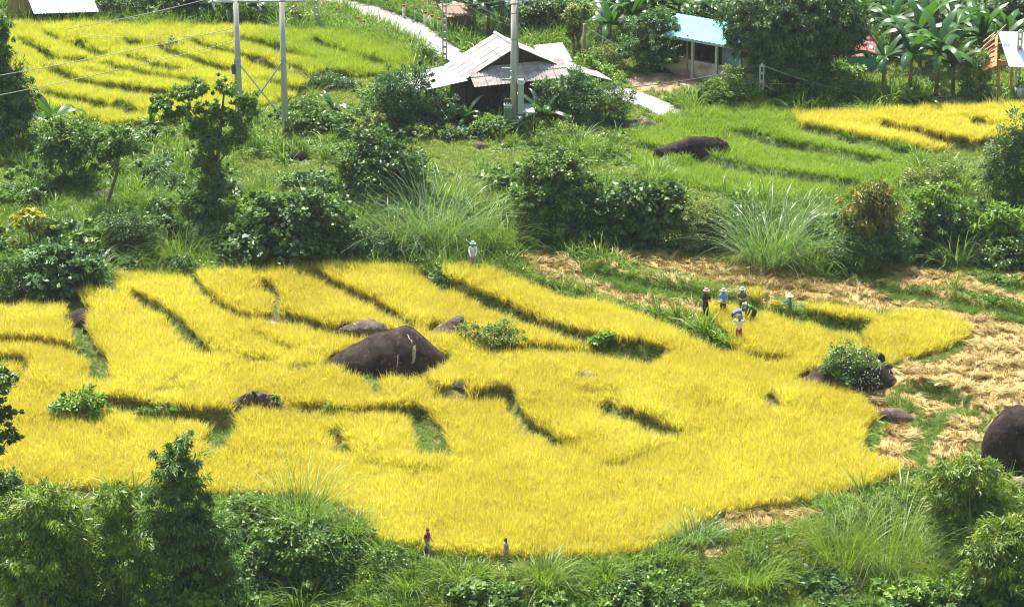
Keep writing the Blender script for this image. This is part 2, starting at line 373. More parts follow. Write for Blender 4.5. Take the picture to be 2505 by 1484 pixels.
# ------------------------------------------------------------------ mesh helpers
def mk(name, V, F, mat, parent=None, attrs=None, smooth=False, link=True):
    """V (n,3); F (m,k) or a list of such arrays"""
    Fs = [np.asarray(f, np.int64) for f in (F if isinstance(F, list) else [F]) if len(f)]
    me = bpy.data.meshes.new(name)
    V = np.asarray(V, np.float32)
    me.vertices.add(len(V)); me.vertices.foreach_set('co', V.ravel())
    loops = np.concatenate([f.ravel() for f in Fs]) if Fs else np.zeros(0, int)
    cnt = np.concatenate([np.full(len(f), f.shape[1]) for f in Fs]) if Fs else np.zeros(0, int)
    if len(loops):
        me.loops.add(len(loops)); me.loops.foreach_set('vertex_index', loops.astype(np.int32))
        me.polygons.add(len(cnt)); st = np.concatenate([[0], np.cumsum(cnt)[:-1]])
        me.polygons.foreach_set('loop_start', st.astype(np.int32))
    for k, (dom, arr) in (attrs or {}).items():
        a = me.attributes.new(k, 'FLOAT', dom); a.data.foreach_set('value', np.asarray(arr, np.float32))
    me.update(calc_edges=True); me.validate()
    if smooth: me.shade_smooth()
    if mat is not None: me.materials.append(mat)
    o = bpy.data.objects.new(name, me)
    if link: COL.objects.link(o)
    if parent: o.parent = parent
    return o

class MB:
    def __init__(s): s.v = []; s.f = []
    def box(s, c, size, R=None):
        c = Vector(c); n = len(s.v)
        for i in range(8):
            d = Vector(((i & 1) - .5, ((i >> 1) & 1) - .5, ((i >> 2) & 1) - .5)); d = Vector((d.x * size[0], d.y * size[1], d.z * size[2]))
            s.v.append(tuple(c + (R @ d if R else d)))
        for q in ((0, 2, 3, 1), (4, 5, 7, 6), (0, 1, 5, 4), (2, 6, 7, 3), (0, 4, 6, 2), (1, 3, 7, 5)): s.f.append(tuple(n + k for k in q))
        return s
    def beam(s, p0, p1, w, h):
        p0, p1 = Vector(p0), Vector(p1); d = p1 - p0
        R = d.to_track_quat('Y', 'Z').to_matrix(); return s.box((p0 + p1) / 2, (w, d.length, h), R)
    def tube(s, pts, radii, n=8, cap=True):
        pts = [Vector(p) for p in pts]
        if not isinstance(radii, (list, tuple)): radii = [radii] * len(pts)
        rings = []
        for i, p in enumerate(pts):
            d = (pts[min(i + 1, len(pts) - 1)] - pts[max(i - 1, 0)]).normalized()
            a = d.orthogonal().normalized() if i == 0 else (a - d * a.dot(d)).normalized()
            b = d.cross(a); r0 = len(s.v)
            for k in range(n):
                t = 2 * math.pi * k / n; s.v.append(tuple(p + (a * math.cos(t) + b * math.sin(t)) * radii[i]))
            rings.append(r0)
        for r0, r1 in zip(rings[:-1], rings[1:]):
            for k in range(n): s.f.append((r0 + k, r0 + (k + 1) % n, r1 + (k + 1) % n, r1 + k))
        if cap: s.f.append(tuple(rings[0] + k for k in reversed(range(n)))); s.f.append(tuple(rings[-1] + k for k in range(n)))
        return s
    def lathe(s, prof, c=(0, 0, 0), n=14):
        c = Vector(c); rings = []
        for r, z in prof:
            r0 = len(s.v)
            for k in range(n):
                t = 2 * math.pi * k / n; s.v.append((c.x + r * math.cos(t), c.y + r * math.sin(t), c.z + z))
            rings.append(r0)
        for r0, r1 in zip(rings[:-1], rings[1:]):
            for k in range(n): s.f.append((r0 + k, r0 + (k + 1) % n, r1 + (k + 1) % n, r1 + k))
        s.f.append(tuple(rings[0] + k for k in reversed(range(n)))); s.f.append(tuple(rings[-1] + k for k in range(n)))
        return s
    def slab(s, quad, th):
        """quad of four points in order, thickened downwards along its normal"""
        q = [Vector(p) for p in quad]; nrm = (q[1] - q[0]).cross(q[3] - q[0]).normalized() * th; n = len(s.v)
        for p in q: s.v.append(tuple(p))
        for p in q: s.v.append(tuple(p - nrm))
        s.f += [(n, n + 1, n + 2, n + 3), (n + 7, n + 6, n + 5, n + 4)] + [(n + i, n + 4 + i, n + 4 + (i + 1) % 4, n + (i + 1) % 4) for i in range(4)]
        return s
    def corr(s, quad, pitch, amp, along=0, th=.012):
        """corrugated sheet over a quad p00,p10,p11,p01; waves run across p00->p10"""
        p00, p10, p11, p01 = [Vector(p) for p in quad]
        nx = max(4, int((p10 - p00).length / pitch * 4)); ny = 2
        nrm = (p10 - p00).cross(p01 - p00).normalized(); base = len(s.v)
        for lay in (0, 1):
            for j in range(ny + 1):
                for i in range(nx + 1):
                    a, b = i / nx, j / ny
                    p = (p00 * (1 - a) + p10 * a) * (1 - b) + (p01 * (1 - a) + p11 * a) * b
                    s.v.append(tuple(p + nrm * (amp * math.cos(i * math.pi / 2) - lay * th)))
        L = (nx + 1) * (ny + 1)
        def q(lay, i, j): return base + lay * L + j * (nx + 1) + i
        for j in range(ny):
            for i in range(nx):
                s.f.append((q(0, i, j), q(0, i + 1, j), q(0, i + 1, j + 1), q(0, i, j + 1)))
                s.f.append((q(1, i, j + 1), q(1, i + 1, j + 1), q(1, i + 1, j), q(1, i, j)))
        for i in range(nx):
            s.f.append((q(0, i, 0), q(1, i, 0), q(1, i + 1, 0), q(0, i + 1, 0))); s.f.append((q(0, i + 1, ny), q(1, i + 1, ny), q(1, i, ny), q(0, i, ny)))
        for j in range(ny):
            s.f.append((q(0, 0, j + 1), q(1, 0, j + 1), q(1, 0, j), q(0, 0, j))); s.f.append((q(0, nx, j), q(1, nx, j), q(1, nx, j + 1), q(0, nx, j + 1)))
        return s
    def build(s, name, mat, parent=None, smooth=False):
        me = bpy.data.meshes.new(name); me.from_pydata(s.v, [], s.f); me.update()
        if smooth: me.shade_smooth()
        me.materials.append(M[mat] if isinstance(mat, str) else mat)
        o = bpy.data.objects.new(name, me); COL.objects.link(o)
        if parent: o.parent = parent
        return o

def tag(o, label=None, cat=None, group=None, kind=None):
    if label: o['label'] = label
    if cat: o['category'] = cat
    if group: o['group'] = group
    if kind: o['kind'] = kind
    return o
def thing(name, loc, label, cat, group=None, rz=0.0):
    o = bpy.data.objects.new(name, None); COL.objects.link(o); o.empty_display_size = .2
    o.location = Vector([float(c) for c in loc]); o.rotation_euler = (0, 0, rz)
    return tag(o, label, cat, group)

def unit(a): return a / np.maximum(np.linalg.norm(a, axis=-1, keepdims=True), 1e-9)

def leaves(C, D, Nn, L, Wd, fold=.25):
    """one folded four-cornered leaf per centre: long axis D, facing Nn"""
    D = unit(D); S = unit(np.cross(D, Nn)); Nn = np.cross(S, D)
    L = np.broadcast_to(L, (len(C),))[:, None]; Wd = np.broadcast_to(Wd, (len(C),))[:, None]
    b = C - D * L * .5; t = C + D * L * .5 - Nn * L * .12
    l = C + S * Wd * .5 - Nn * Wd * fold; r = C - S * Wd * .5 - Nn * Wd * fold
    V = np.stack([b, l, t, r], 1).reshape(-1, 3)
    return V, np.arange(len(V)).reshape(-1, 4)

def blades(B, az, L, lean, droop, width, nseg=5, rng=RNG):
    """arching grass blades: base points, azimuth, length, outward lean, droop, width"""
    n = len(B); t = np.linspace(0, 1, nseg + 1)[None, :]
    L = np.broadcast_to(L, (n,))[:, None]; lean = np.broadcast_to(lean, (n,))[:, None]; droop = np.broadcast_to(droop, (n,))[:, None]
    out = L * (lean * t + droop * .7 * t ** 2.2); up = L * (t * np.sqrt(np.clip(1 - lean ** 2, .1, 1)) - droop * .8 * t ** 3)
    dx, dy = np.cos(az)[:, None], np.sin(az)[:, None]
    P = np.stack([B[:, 0:1] + dx * out, B[:, 1:2] + dy * out, B[:, 2:3] + up], -1)
    sa = az + np.pi / 2 + rng.uniform(-.9, .9, n)
    S = np.stack([np.cos(sa), np.sin(sa), np.zeros(n)], -1)[:, None, :]
    w = np.broadcast_to(width, (n,))[:, None, None] * .5 * (1 - t ** 2 * .92)[..., None]
    V = np.stack([P - S * w, P + S * w], 2)       # n, seg+1, 2, 3
    idx = np.arange(n * (nseg + 1) * 2).reshape(n, nseg + 1, 2)
    F = np.stack([idx[:, :-1, 0], idx[:, :-1, 1], idx[:, 1:, 1], idx[:, 1:, 0]], -1).reshape(-1, 4)
    h = np.broadcast_to(t[..., None], (n, nseg + 1, 2)).reshape(-1)
    return V.reshape(-1, 3), F, h, nseg

# ------------------------------------------------------------------ scattering of countless small growth
def proto(name, V, F, mat, attrs): return mk(name, V, F, mat, attrs=attrs, link=False)

def blade_proto(name, n, rad, Lr, lean, droop, width, mat, seed, nseg=3, extra=None):
    r = np.random.default_rng(seed)
    a = r.uniform(0, 2 * np.pi, n); rr = rad * np.sqrt(r.uniform(0, 1, n)); B = np.stack([rr * np.cos(a), rr * np.sin(a), np.zeros(n)], -1)
    V, F, h, ns = blades(B, a + r.normal(0, .8, n), r.uniform(*Lr, n), r.uniform(*lean, n), r.uniform(*droop, n), r.uniform(width * .7, width * 1.3, n), nseg, r)
    return proto(name, V, F, mat, {'h': ('POINT', h), 'tint': ('FACE', np.repeat(r.uniform(0, 1, n), ns))})

def weed_proto(name, n, rad, hgt, size, mat, seed):
    r = np.random.default_rng(seed)
    C = r.normal(0, 1, (n, 3)); C = unit(C) * r.uniform(.5, 1, (n, 1)) * np.array([rad, rad, hgt]); C[:, 2] = np.abs(C[:, 2])
    D = unit(C * np.array([1, 1, .3]) + r.normal(0, .3, (n, 3)) * rad); Nn = unit(np.array([0, 0, 1.]) + r.normal(0, .45, (n, 3)))
    V, F = leaves(C, D, Nn, r.uniform(size * .7, size * 1.3, n), r.uniform(size * .4, size * .7, n))
    return proto(name, V, F, mat, {'tint': ('FACE', r.uniform(0, 1, n))})

def scatter(name, P, rot, scl, tint, protos, label, kind='stuff', pid=None):
    n = len(P)
    me = bpy.data.meshes.new(name); me.vertices.add(n); me.vertices.foreach_set('co', np.asarray(P, np.float32).ravel())
    for nm, ty, arr in (('rot', 'FLOAT_VECTOR', rot), ('scl', 'FLOAT_VECTOR', scl)):
        me.attributes.new(nm, ty, 'POINT').data.foreach_set('vector', np.asarray(arr, np.float32).ravel())
    me.attributes.new('itint', 'FLOAT', 'POINT').data.foreach_set('value', np.asarray(tint, np.float32))
    me.attributes.new('pid', 'INT', 'POINT').data.foreach_set('value', (RNG.integers(0, len(protos), n) if pid is None else pid).astype(np.int32))
    o = bpy.data.objects.new(name, me); COL.objects.link(o)
    g = bpy.data.node_groups.new('scatter_' + name, 'GeometryNodeTree')
    g.interface.new_socket('Geometry', in_out='INPUT', socket_type='NodeSocketGeometry'); g.interface.new_socket('Geometry', in_out='OUTPUT', socket_type='NodeSocketGeometry')
    gi = g.nodes.new('NodeGroupInput'); go = g.nodes.new('NodeGroupOutput'); iop = g.nodes.new('GeometryNodeInstanceOnPoints'); j = g.nodes.new('GeometryNodeJoinGeometry')
    for p in reversed(protos):
        oi = g.nodes.new('GeometryNodeObjectInfo'); oi.inputs['Object'].default_value = p; oi.inputs['As Instance'].default_value = True
        g.links.new(oi.outputs['Geometry'], j.inputs[0])
    def na(nm, dt):
        a = g.nodes.new('GeometryNodeInputNamedAttribute'); a.data_type = dt; a.inputs['Name'].default_value = nm; return a.outputs['Attribute']
    e2r = g.nodes.new('FunctionNodeEulerToRotation'); g.links.new(na('rot', 'FLOAT_VECTOR'), e2r.inputs[0])
    g.links.new(gi.outputs[0], iop.inputs['Points']); g.links.new(j.outputs[0], iop.inputs['Instance']); iop.inputs['Pick Instance'].default_value = True
    g.links.new(na('pid', 'INT'), iop.inputs['Instance Index']); g.links.new(e2r.outputs[0], iop.inputs['Rotation']); g.links.new(na('scl', 'FLOAT_VECTOR'), iop.inputs['Scale'])
    g.links.new(iop.outputs[0], go.inputs[0])
    md = o.modifiers.new('scatter', 'NODES'); md.node_group = g
    return tag(o, label, None, None, kind)

# ------------------------------------------------------------------ ground sheet and road
def build_ground():
    xs = np.concatenate([np.linspace(-420, -52, 24), np.arange(-48, 48.01, .3), np.linspace(52, 420, 24)])
    ys = np.concatenate([np.linspace(-60, 92, 40), np.arange(97, 222.01, .3), np.linspace(227, 520, 40)])
    X, Y = np.meshgrid(xs, ys); x = X.ravel(); y = Y.ravel(); z = H(x, y)
    nx, ny = len(xs), len(ys); idx = np.arange(nx * ny).reshape(ny, nx)
    F = np.stack([idx[:-1, :-1], idx[:-1, 1:], idx[1:, 1:], idx[1:, :-1]], -1).reshape(-1, 4)
    straw = np.zeros(len(x), bool); dirt = np.zeros(len(x), bool)
    for p in Z_CUT: straw |= pip(x, y, p)
    for p in Z_DIRT: dirt |= pip(x, y, p)
    rice = pip(x, y, Z_MAIN) | pip(x, y, Z_UL) | pip(x, y, Z_UR)
    r = ROAD; dirt |= pip(x, y, W([(u - 22, v + 4) for u, v in ROAD_L] + [(u + 20, v - 4) for u, v in ROAD_R[::-1]]))
    m, t, o = newmat('ground_soil')
    tc = N(t, 'ShaderNodeTexCoord'); nz = N(t, 'ShaderNodeTexNoise'); nz.inputs['Scale'].default_value = 1.3; nz.inputs['Detail'].default_value = 8
    t.links.new(tc.outputs['Object'], nz.inputs['Vector'])
    mr = N(t, 'ShaderNodeMapRange'); mr.inputs[1].default_value = .4; mr.inputs[2].default_value = .6; t.links.new(nz.outputs[0], mr.inputs[0])
    g = mixc(t, (.05, .09, .018), (.10, .13, .025), mr.outputs[0]); g = mixc(t, g, mixc(t, (.09, .08, .02), (.16, .13, .03), mr.outputs[0]), attr(t, 'rice'))
    g = mixc(t, g, mixc(t, (.20, .135, .045), (.34, .235, .085), mr.outputs[0]), attr(t, 'straw'))
    g = mixc(t, g, mixc(t, (.22, .12, .07), (.40, .26, .15), mr.outputs[0]), attr(t, 'dirt'))
    p = N(t, 'ShaderNodeBsdfPrincipled'); p.inputs['Roughness'].default_value = .95; t.links.new(g, p.inputs['Base Color'])
    b = N(t, 'ShaderNodeBump'); b.inputs['Strength'].default_value = .6; b.inputs['Distance'].default_value = .15; t.links.new(nz.outputs[0], b.inputs['Height']); t.links.new(b.outputs[0], p.inputs['Normal'])
    t.links.new(p.outputs[0], o.inputs[0])
    tag(mk('ground', np.stack([x, y, z], -1), F, m, attrs={'straw': ('POINT', straw), 'dirt': ('POINT', dirt), 'rice': ('POINT', rice)}, smooth=True), kind='structure')
build_ground()

def build_haze():
    m, t, o = newmat('haze_air'); v = N(t, 'ShaderNodeVolumePrincipled'); v.inputs['Color'].default_value = (.86, .92, 1, 1); v.inputs['Density'].default_value = HAZE; v.inputs['Anisotropy'].default_value = .35
    t.links.new(v.outputs[0], o.inputs['Volume'])
    h = MB().box((0, 110, 33.5), (190, 300, 89)).build('haze', m); tag(h, kind='stuff', label='thin pale air over the valley')
HAZE = .00013
build_haze()

def build_road():
    def dens(a):
        a = W(a); q = []
        for p0, p1 in zip(a[:-1], a[1:]):
            for k in range(5): q.append(p0 * (1 - k / 5) + p1 * k / 5)
        q.append(a[-1]); q = np.array(q)
        for _ in range(4): q[1:-1] = (q[:-2] + q[1:-1] * 2 + q[2:]) / 4
        return q
    L, R = dens(ROAD_L), dens(ROAD_R); V = []; K = 7
    for k in range(K):
        f = k / (K - 1); q = L * (1 - f) + R * f; zz = H(q[:, 0], q[:, 1])
        V.append(np.stack([q[:, 0], q[:, 1], zz + .10 - .05 * abs(f - .5)], -1))
    V = np.array(V); zmx = V[..., 2].max(0); V[..., 2] = np.maximum(V[..., 2], zmx - .25)
    lo = V[[0, -1]] - np.array([0, 0, .5]); V = np.concatenate([lo[:1], V, lo[1:]])
    n = V.shape[1]; idx = np.arange(V.shape[0] * n).reshape(V.shape[0], n)
    F = np.stack([idx[:-1, :-1], idx[1:, :-1], idx[1:, 1:], idx[:-1, 1:]], -1).reshape(-1, 4)
    o = mk('road', V.reshape(-1, 3), F, M['road']); tag(o, kind='structure')
build_road()

# ------------------------------------------------------------------ boulders and stones
EXCL = []      # ground ellipses kept clear of crops: x, y, rx, ry
from mathutils import noise as mn
def rock_mesh(w, d, h, prof, seed, rough=.08, nx=52, nj=30, sink=.5):
    px = np.array([p[0] for p in prof], float); pz = np.array([p[1] for p in prof], float)
    V = []
    for i in range(nx + 1):
        x = -math.cos(math.pi * i / nx); hh = max(float(np.interp(x, px, pz)), 0.0)
        wd = math.sqrt(max(1 - abs(x) ** 2.6, 0)) * (.55 + .45 * hh)
        for j in range(nj + 1):
            a = math.pi * j / nj; cy = -math.cos(a); sz = math.sin(a) ** .75
            p = Vector((x * w / 2, cy * d / 2 * wd, sz * h * hh))
            q = p * (1.6 / max(h, .4)) + Vector((seed * 7.1, seed * 3.3, 0))
            n = mn.fractal(q, .8, 2.1, 6) * rough * h; c = mn.noise(q * .6 + Vector((9, 0, 0))) * rough * 1.2 * h
            n -= max(0, .12 - abs(mn.noise(q * .55 + Vector((0, 4, 2))))) * 2.2 * rough * h; n += (round(mn.noise(q * 1.1 + Vector((2, 2, 7))) * 3) / 3) * rough * .5 * h
            p += Vector((x * .4, cy * .7, sz * .8)) * (n + c)
            if j in (0, nj): p.z -= sink
            V.append(p)
    idx = np.arange((nx + 1) * (nj + 1)).reshape(nx + 1, nj + 1)
    F = np.stack([idx[:-1, :-1], idx[1:, :-1], idx[1:, 1:], idx[:-1, 1:]], -1).reshape(-1, 4)
    return np.array([tuple(p) for p in V]), F
ROUND = [(-1, 0), (-.8, .55), (-.4, .9), (0, 1), (.45, .88), (.8, .5), (1, 0)]
def rock(name, label, uc, vf, wpx, hpx, d, mat, prof=ROUND, seed=1, rough=.08, cat='rock', group=None, parent=None, excl=True):
    p, s, su = at(uc, vf); phi = math.asin(min(1, max(-1, math.sin(PITCH + math.atan((vf - CV) / FOC)))))
    h = max((hpx / s - d / 2 * math.sin(phi)) / math.cos(phi), .12); w = wpx / s
    c = p + np.array([0, d / 2, 0]); c[2] = float(H(c[0], c[1]))
    V, F = rock_mesh(w, d, h, prof, seed, rough)
    if parent is not None:
        loc = parent.location; o = mk(name, V + (c - np.array(loc)), F, M[mat], parent, smooth=True)
    else:
        o = mk(name, V, F, M[mat], smooth=True); o.location = Vector(c); tag(o, label, cat, group)
    if excl: EXCL.append((c[0], c[1], w / 2 + .05, d / 2 + .15))
    return o, c, w, h

big, bc, bw, bh = rock('boulder', 'huge dark brown pointed boulder standing in the middle of the ripe rice', 945, 930, 316, 125, 3.4, 'rock_dark',
     [(-1, 0), (-.86, .20), (-.6, .48), (-.3, .74), (0, .88), (.24, 1), (.36, .95), (.52, .78), (.74, .48), (.9, .22), (1, 0)], 3, .05, 'boulder')
EXCL.append((bc[0], bc[1] - .7, bw * .40, 1.9))
# pale streaks that run down the front of the boulder, and the ledge above them
def streak(x0, z0, x1, z1, wd, seed):
    r = np.random.default_rng(seed); n = 9; V = []; F = []
    for k in range(n):
        t = k / (n - 1); x = x0 + (x1 - x0) * t + r.normal(0, .02); z = z0 + (z1 - z0) * t
        prof = lambda xx: np.interp(xx / (bw / 2), [-1, -.86, -.6, -.3, 0, .24, .36, .52, .74, .9, 1], [0, .2, .48, .74, .88, 1, .95, .78, .48, .22, 0])
        for sgn in (-1, 1):
            xx = x + sgn * wd * (.4 + .6 * math.sin(math.pi * min(t * .9 + .1, 1))) * r.uniform(.7, 1.2)
            hh = float(prof(xx)); nn = xx / (bw / 2); wdv = math.sqrt(max(1 - abs(nn) ** 2.6, 0)) * (.55 + .45 * hh)
            sa = min(z / (bh * hh), .98) ** (1 / .75); V.append((xx, -math.sqrt(1 - sa * sa) * 1.7 * wdv, z))
    return V, [(2 * k, 2 * k + 1, 2 * k + 3, 2 * k + 2) for k in range(n - 1)]
def shrink(o, target, off):
    from mathutils.bvhtree import BVHTree
    bv = BVHTree.FromPolygons([v.co for v in target.data.vertices], [p.vertices for p in target.data.polygons])
    for v in o.data.vertices:
        hit = bv.ray_cast(Vector((v.co.x, v.co.y - 4, v.co.z)), Vector((0, 1, 0)))
        if hit[0]: v.co = hit[0] + Vector((0, -off, 0))
for a in ((1.42, 1.55, 1.36, .75, .10, 1), (.62, 1.2, .55, .6, .035, 2), (1.05, 2.0, 1.35, 1.6, .03, 4)):
    V, F = streak(*a); st = mk('pale_streak', V, np.array(F), M['lichen'], big); shrink(st, big, .012)

rock('flat_rock', 'flat grey rock with grass on top, just behind the left side of the huge boulder', 885, 848, 130, 40, 1.3, 'rock_brown', [(-1, 0), (-.7, .5), (-.2, .9), (.3, 1), (.8, .8), (1, .1)], 5, .12)
rock('slanting_rock', 'slanting brown rock face rising right of the huge boulder', 1088, 838, 104, 68, 1.5, 'rock_brown', [(-1, 0), (-.6, .3), (0, .62), (.5, .9), (.85, 1), (1, .6)], 6, .13)
rock('shrub_rock', 'dark low rock overgrown with a shrub right of the slanting rock', 1222, 846, 118, 48, 1.4, 'rock_dark', ROUND, 7, .15)
rock('boulder', 'dark brown hump shaped boulder among rice at the left, beside the grassy strip', 186, 806, 80, 50, 1.5, 'rock_dark', [(-1, 0), (-.7, .35), (-.2, .8), (.15, 1), (.6, .85), (.85, .5), (1, 0)], 8, .11, 'boulder')
rock('small_rock', 'small dark stone at the foot of the hump shaped boulder', 212, 818, 22, 26, .4, 'rock_dark', ROUND, 9, .12)
rock('long_rock', 'long low black rock arching across the bright green field', 1696, 396, 196, 54, 1.3, 'rock_dark', [(-1, 0), (-.92, .38), (-.7, .5), (-.4, .72), (-.05, .95), (.3, 1), (.6, .9), (.85, .72), (1, .3)], 10, .06)
rock('boulder', 'big smooth black boulder cut by the right edge of the picture', 2498, 1168, 180, 168, 2.6, 'rock_dark', [(-1, 0), (-.96, .45), (-.8, .75), (-.45, .95), (0, 1), (.5, .9), (1, 0)], 11, .05, 'boulder')
rock('stone_slab', 'brownish rounded slab lying on cut straw between two grass strips', 2196, 1036, 92, 38, 1.0, 'rock_brown', [(-1, 0), (-.9, .8), (-.5, 1), (.1, .9), (.6, .65), (1, .1)], 12, .06)
rock('low_rock', 'thin dark rock barely showing above rice, left of the huge boulder', 730, 920, 72, 26, .6, 'rock_brown', [(-1, 0), (-.4, .6), (0, 1), (.5, .7), (1, 0)], 13, .1)
rock('pale_rock', 'flat pale rock in rice under the upper left terrace edge', 662, 796, 62, 24, .9, 'rock_pale', ROUND, 14, .08)
rock('low_rock', 'small brown ledge rock in rice above the left stone pile', 428, 950, 34, 24, .5, 'rock_brown', [(-1, 0), (-.6, .9), (.5, 1), (1, .3)], 15, .1)
rock('low_rock', 'dark rock under the terrace edge left of the stone pile', 405, 1026, 60, 36, .8, 'rock_dark', [(-1, 0), (-.3, .4), (.2, .8), (.7, 1), (1, .2)], 16, .12)
rock('small_rock', 'dark weathered rock on the short grass left of the vine tree', 118, 392, 38, 18, .8, 'rock_dark', ROUND, 17, .1)
rock('small_rock', 'dark rounded rock on the open meadow slope above the dark tree', 724, 394, 42, 22, .8, 'rock_dark', ROUND, 18, .1)
rock('meadow_rock', 'pale brown rock in meadow grass behind the thin left sapling', 250, 490, 62, 24, .9, 'rock_pale', ROUND, 19, .08)
rock('meadow_rock', 'flat pale rock in meadow grass left of the vine covered tree', 470, 486, 76, 22, .9, 'rock_pale', [(-1, 0), (-.8, .5), (-.2, 1), (.5, .8), (1, .1)], 20, .08)
rock('ledge_rock', 'dark earth ledge rock at the upper left corner of the bright green field', 1556, 318, 120, 28, 1.0, 'rock_brown', [(-1, .1), (-.5, .5), (0, .8), (.6, 1), (1, .1)], 22, .12)
rock('small_rock', 'little brown rock on the terrace edge below the huge boulder', 945, 1112 - 95, 30, 16, .4, 'rock_brown', ROUND, 23, .1)
rock('small_rock', 'dark stone sticking out of slope grass right of the meadow', 1176, 366, 40, 18, .6, 'rock_brown', ROUND, 24, .1)
rock('small_rock', 'pale stone at the field corner under the young bananas', 2144, 266, 22, 10, .5, 'rock_pale', ROUND, 25, .1)
rock('small_rock', 'grey stone beside the big black boulder at the lower right', 2488, 1200, 60, 30, .7, 'rock_pale', ROUND, 26, .1)

def pile(name, label, u0, v0, stones, mat_cycle):
    """a heap: every stone rests on the heap's body at the height it is seen"""
    p, s, su = at(u0, v0 + 10); root = thing(name, p, label, 'stone pile'); rr = np.random.default_rng(int(u0))
    if len(stones) > 20:
        V, F = rock_mesh(150 / s, 1.1, 44 / su, [(-1, .1), (-.7, .45), (-.2, .85), (.2, 1), (.6, .7), (1, .1)], 51, .14, 30, 16, .2); mk('earth_core', V + np.array([0, .45, .12]), F, M['rock_dark'], root, smooth=True)
    us = [q[0] for q in stones]; hi = max(v0 - q[1] for q in stones)
    for k, (u, v, w, h, d) in enumerate(stones):
        wd, hh = w / s, h / su; lift = max(0, (v0 + 10 - v) / su)
        for q in range(1 + (len(stones) < 20) * int(lift > .3)):
            V, F = rock_mesh(wd, d, hh, ROUND, 30 + k + int(u0) + q * 9, .12, 14, 9, .1)
            mk('stone', V + np.array([(u - u0) / s + (q > 0) * rr.uniform(-.15, .15), rr.uniform(-.05, .15) - q * .12, max(lift - q * .27, 0)]), F, M[mat_cycle[(k + q) % len(mat_cycle)]], root, smooth=True)
    EXCL.append((p[0] + ((max(us) + min(us)) / 2 - u0) / s, p[1] - .1, (max(us) - min(us)) / 2 / s + .05, .42))
    return root
pile('stone_pile', 'heap of rounded pale and brown stones in rice right below the huge boulder', 1118, 962, [(1104, 962, 28, 18, .4), (1130, 958, 38, 26, .5), (1117, 952, 22, 15, .35), (1146, 964, 30, 12, .4), (1120, 966, 20, 10, .3)], ['rock_pale', 'rock_brown', 'rock_brown'])
pile('stone_pile', 'small grey heap of stones with a weed, alone in rice right of the centre', 1435, 926, [(1418, 926, 34, 18, .5), (1440, 924, 36, 18, .5), (1458, 925, 24, 12, .4), (1406, 928, 20, 9, .3)], ['rock_brown', 'rock_pale'])
rs = np.random.default_rng(5); sp = []
for k in range(60):
    u = 622 + rs.uniform(-72, 74); v = 1010 - rs.uniform(0, 1) * 48 * max(0, 1 - abs(u - 628) / 88); sp.append((u, v, rs.uniform(13, 26), rs.uniform(8, 14), .3))
pile('stone_pile', 'long weedy heap of many brown stones on the terrace edge left below the boulder', 622, 1006, sp, ['rock_brown', 'rock_dark', 'rock_brown', 'rock_brown'])
pile('stone_pile', 'few grey stones at the head of a green strip in the lower rice', 842, 1062, [(832, 1064, 26, 9, .3), (848, 1060, 22, 9, .3), (852, 1066, 18, 8, .3)], ['rock_brown', 'rock_dark'])
rock('mound_rock', 'dark rocky mound covered by a flowering shrub at the right of the rice', 2078, 962, 262, 78, 2.4, 'rock_dark', [(-1, 0), (-.7, .3), (-.35, .75), (0, .95), (.3, 1), (.6, .8), (.85, .4), (1, 0)], 41, .1)
pile('stone_pile', 'brown and pale stones stacked on top of the shrubby mound', 2140, 905, [(2140, 898, 34, 22, .5), (2128, 885, 30, 18, .4), (2152, 880, 26, 16, .4), (2152, 908, 36, 26, .5), (2170, 900, 30, 14, .4), (2118, 925, 32, 26, .5), (2108, 952, 40, 26, .6)], ['rock_pale', 'rock_brown', 'rock_dark'])

# ------------------------------------------------------------------ buildings
def frame_of(u, v, yaw): p, s, su = at(u, v); return p, s

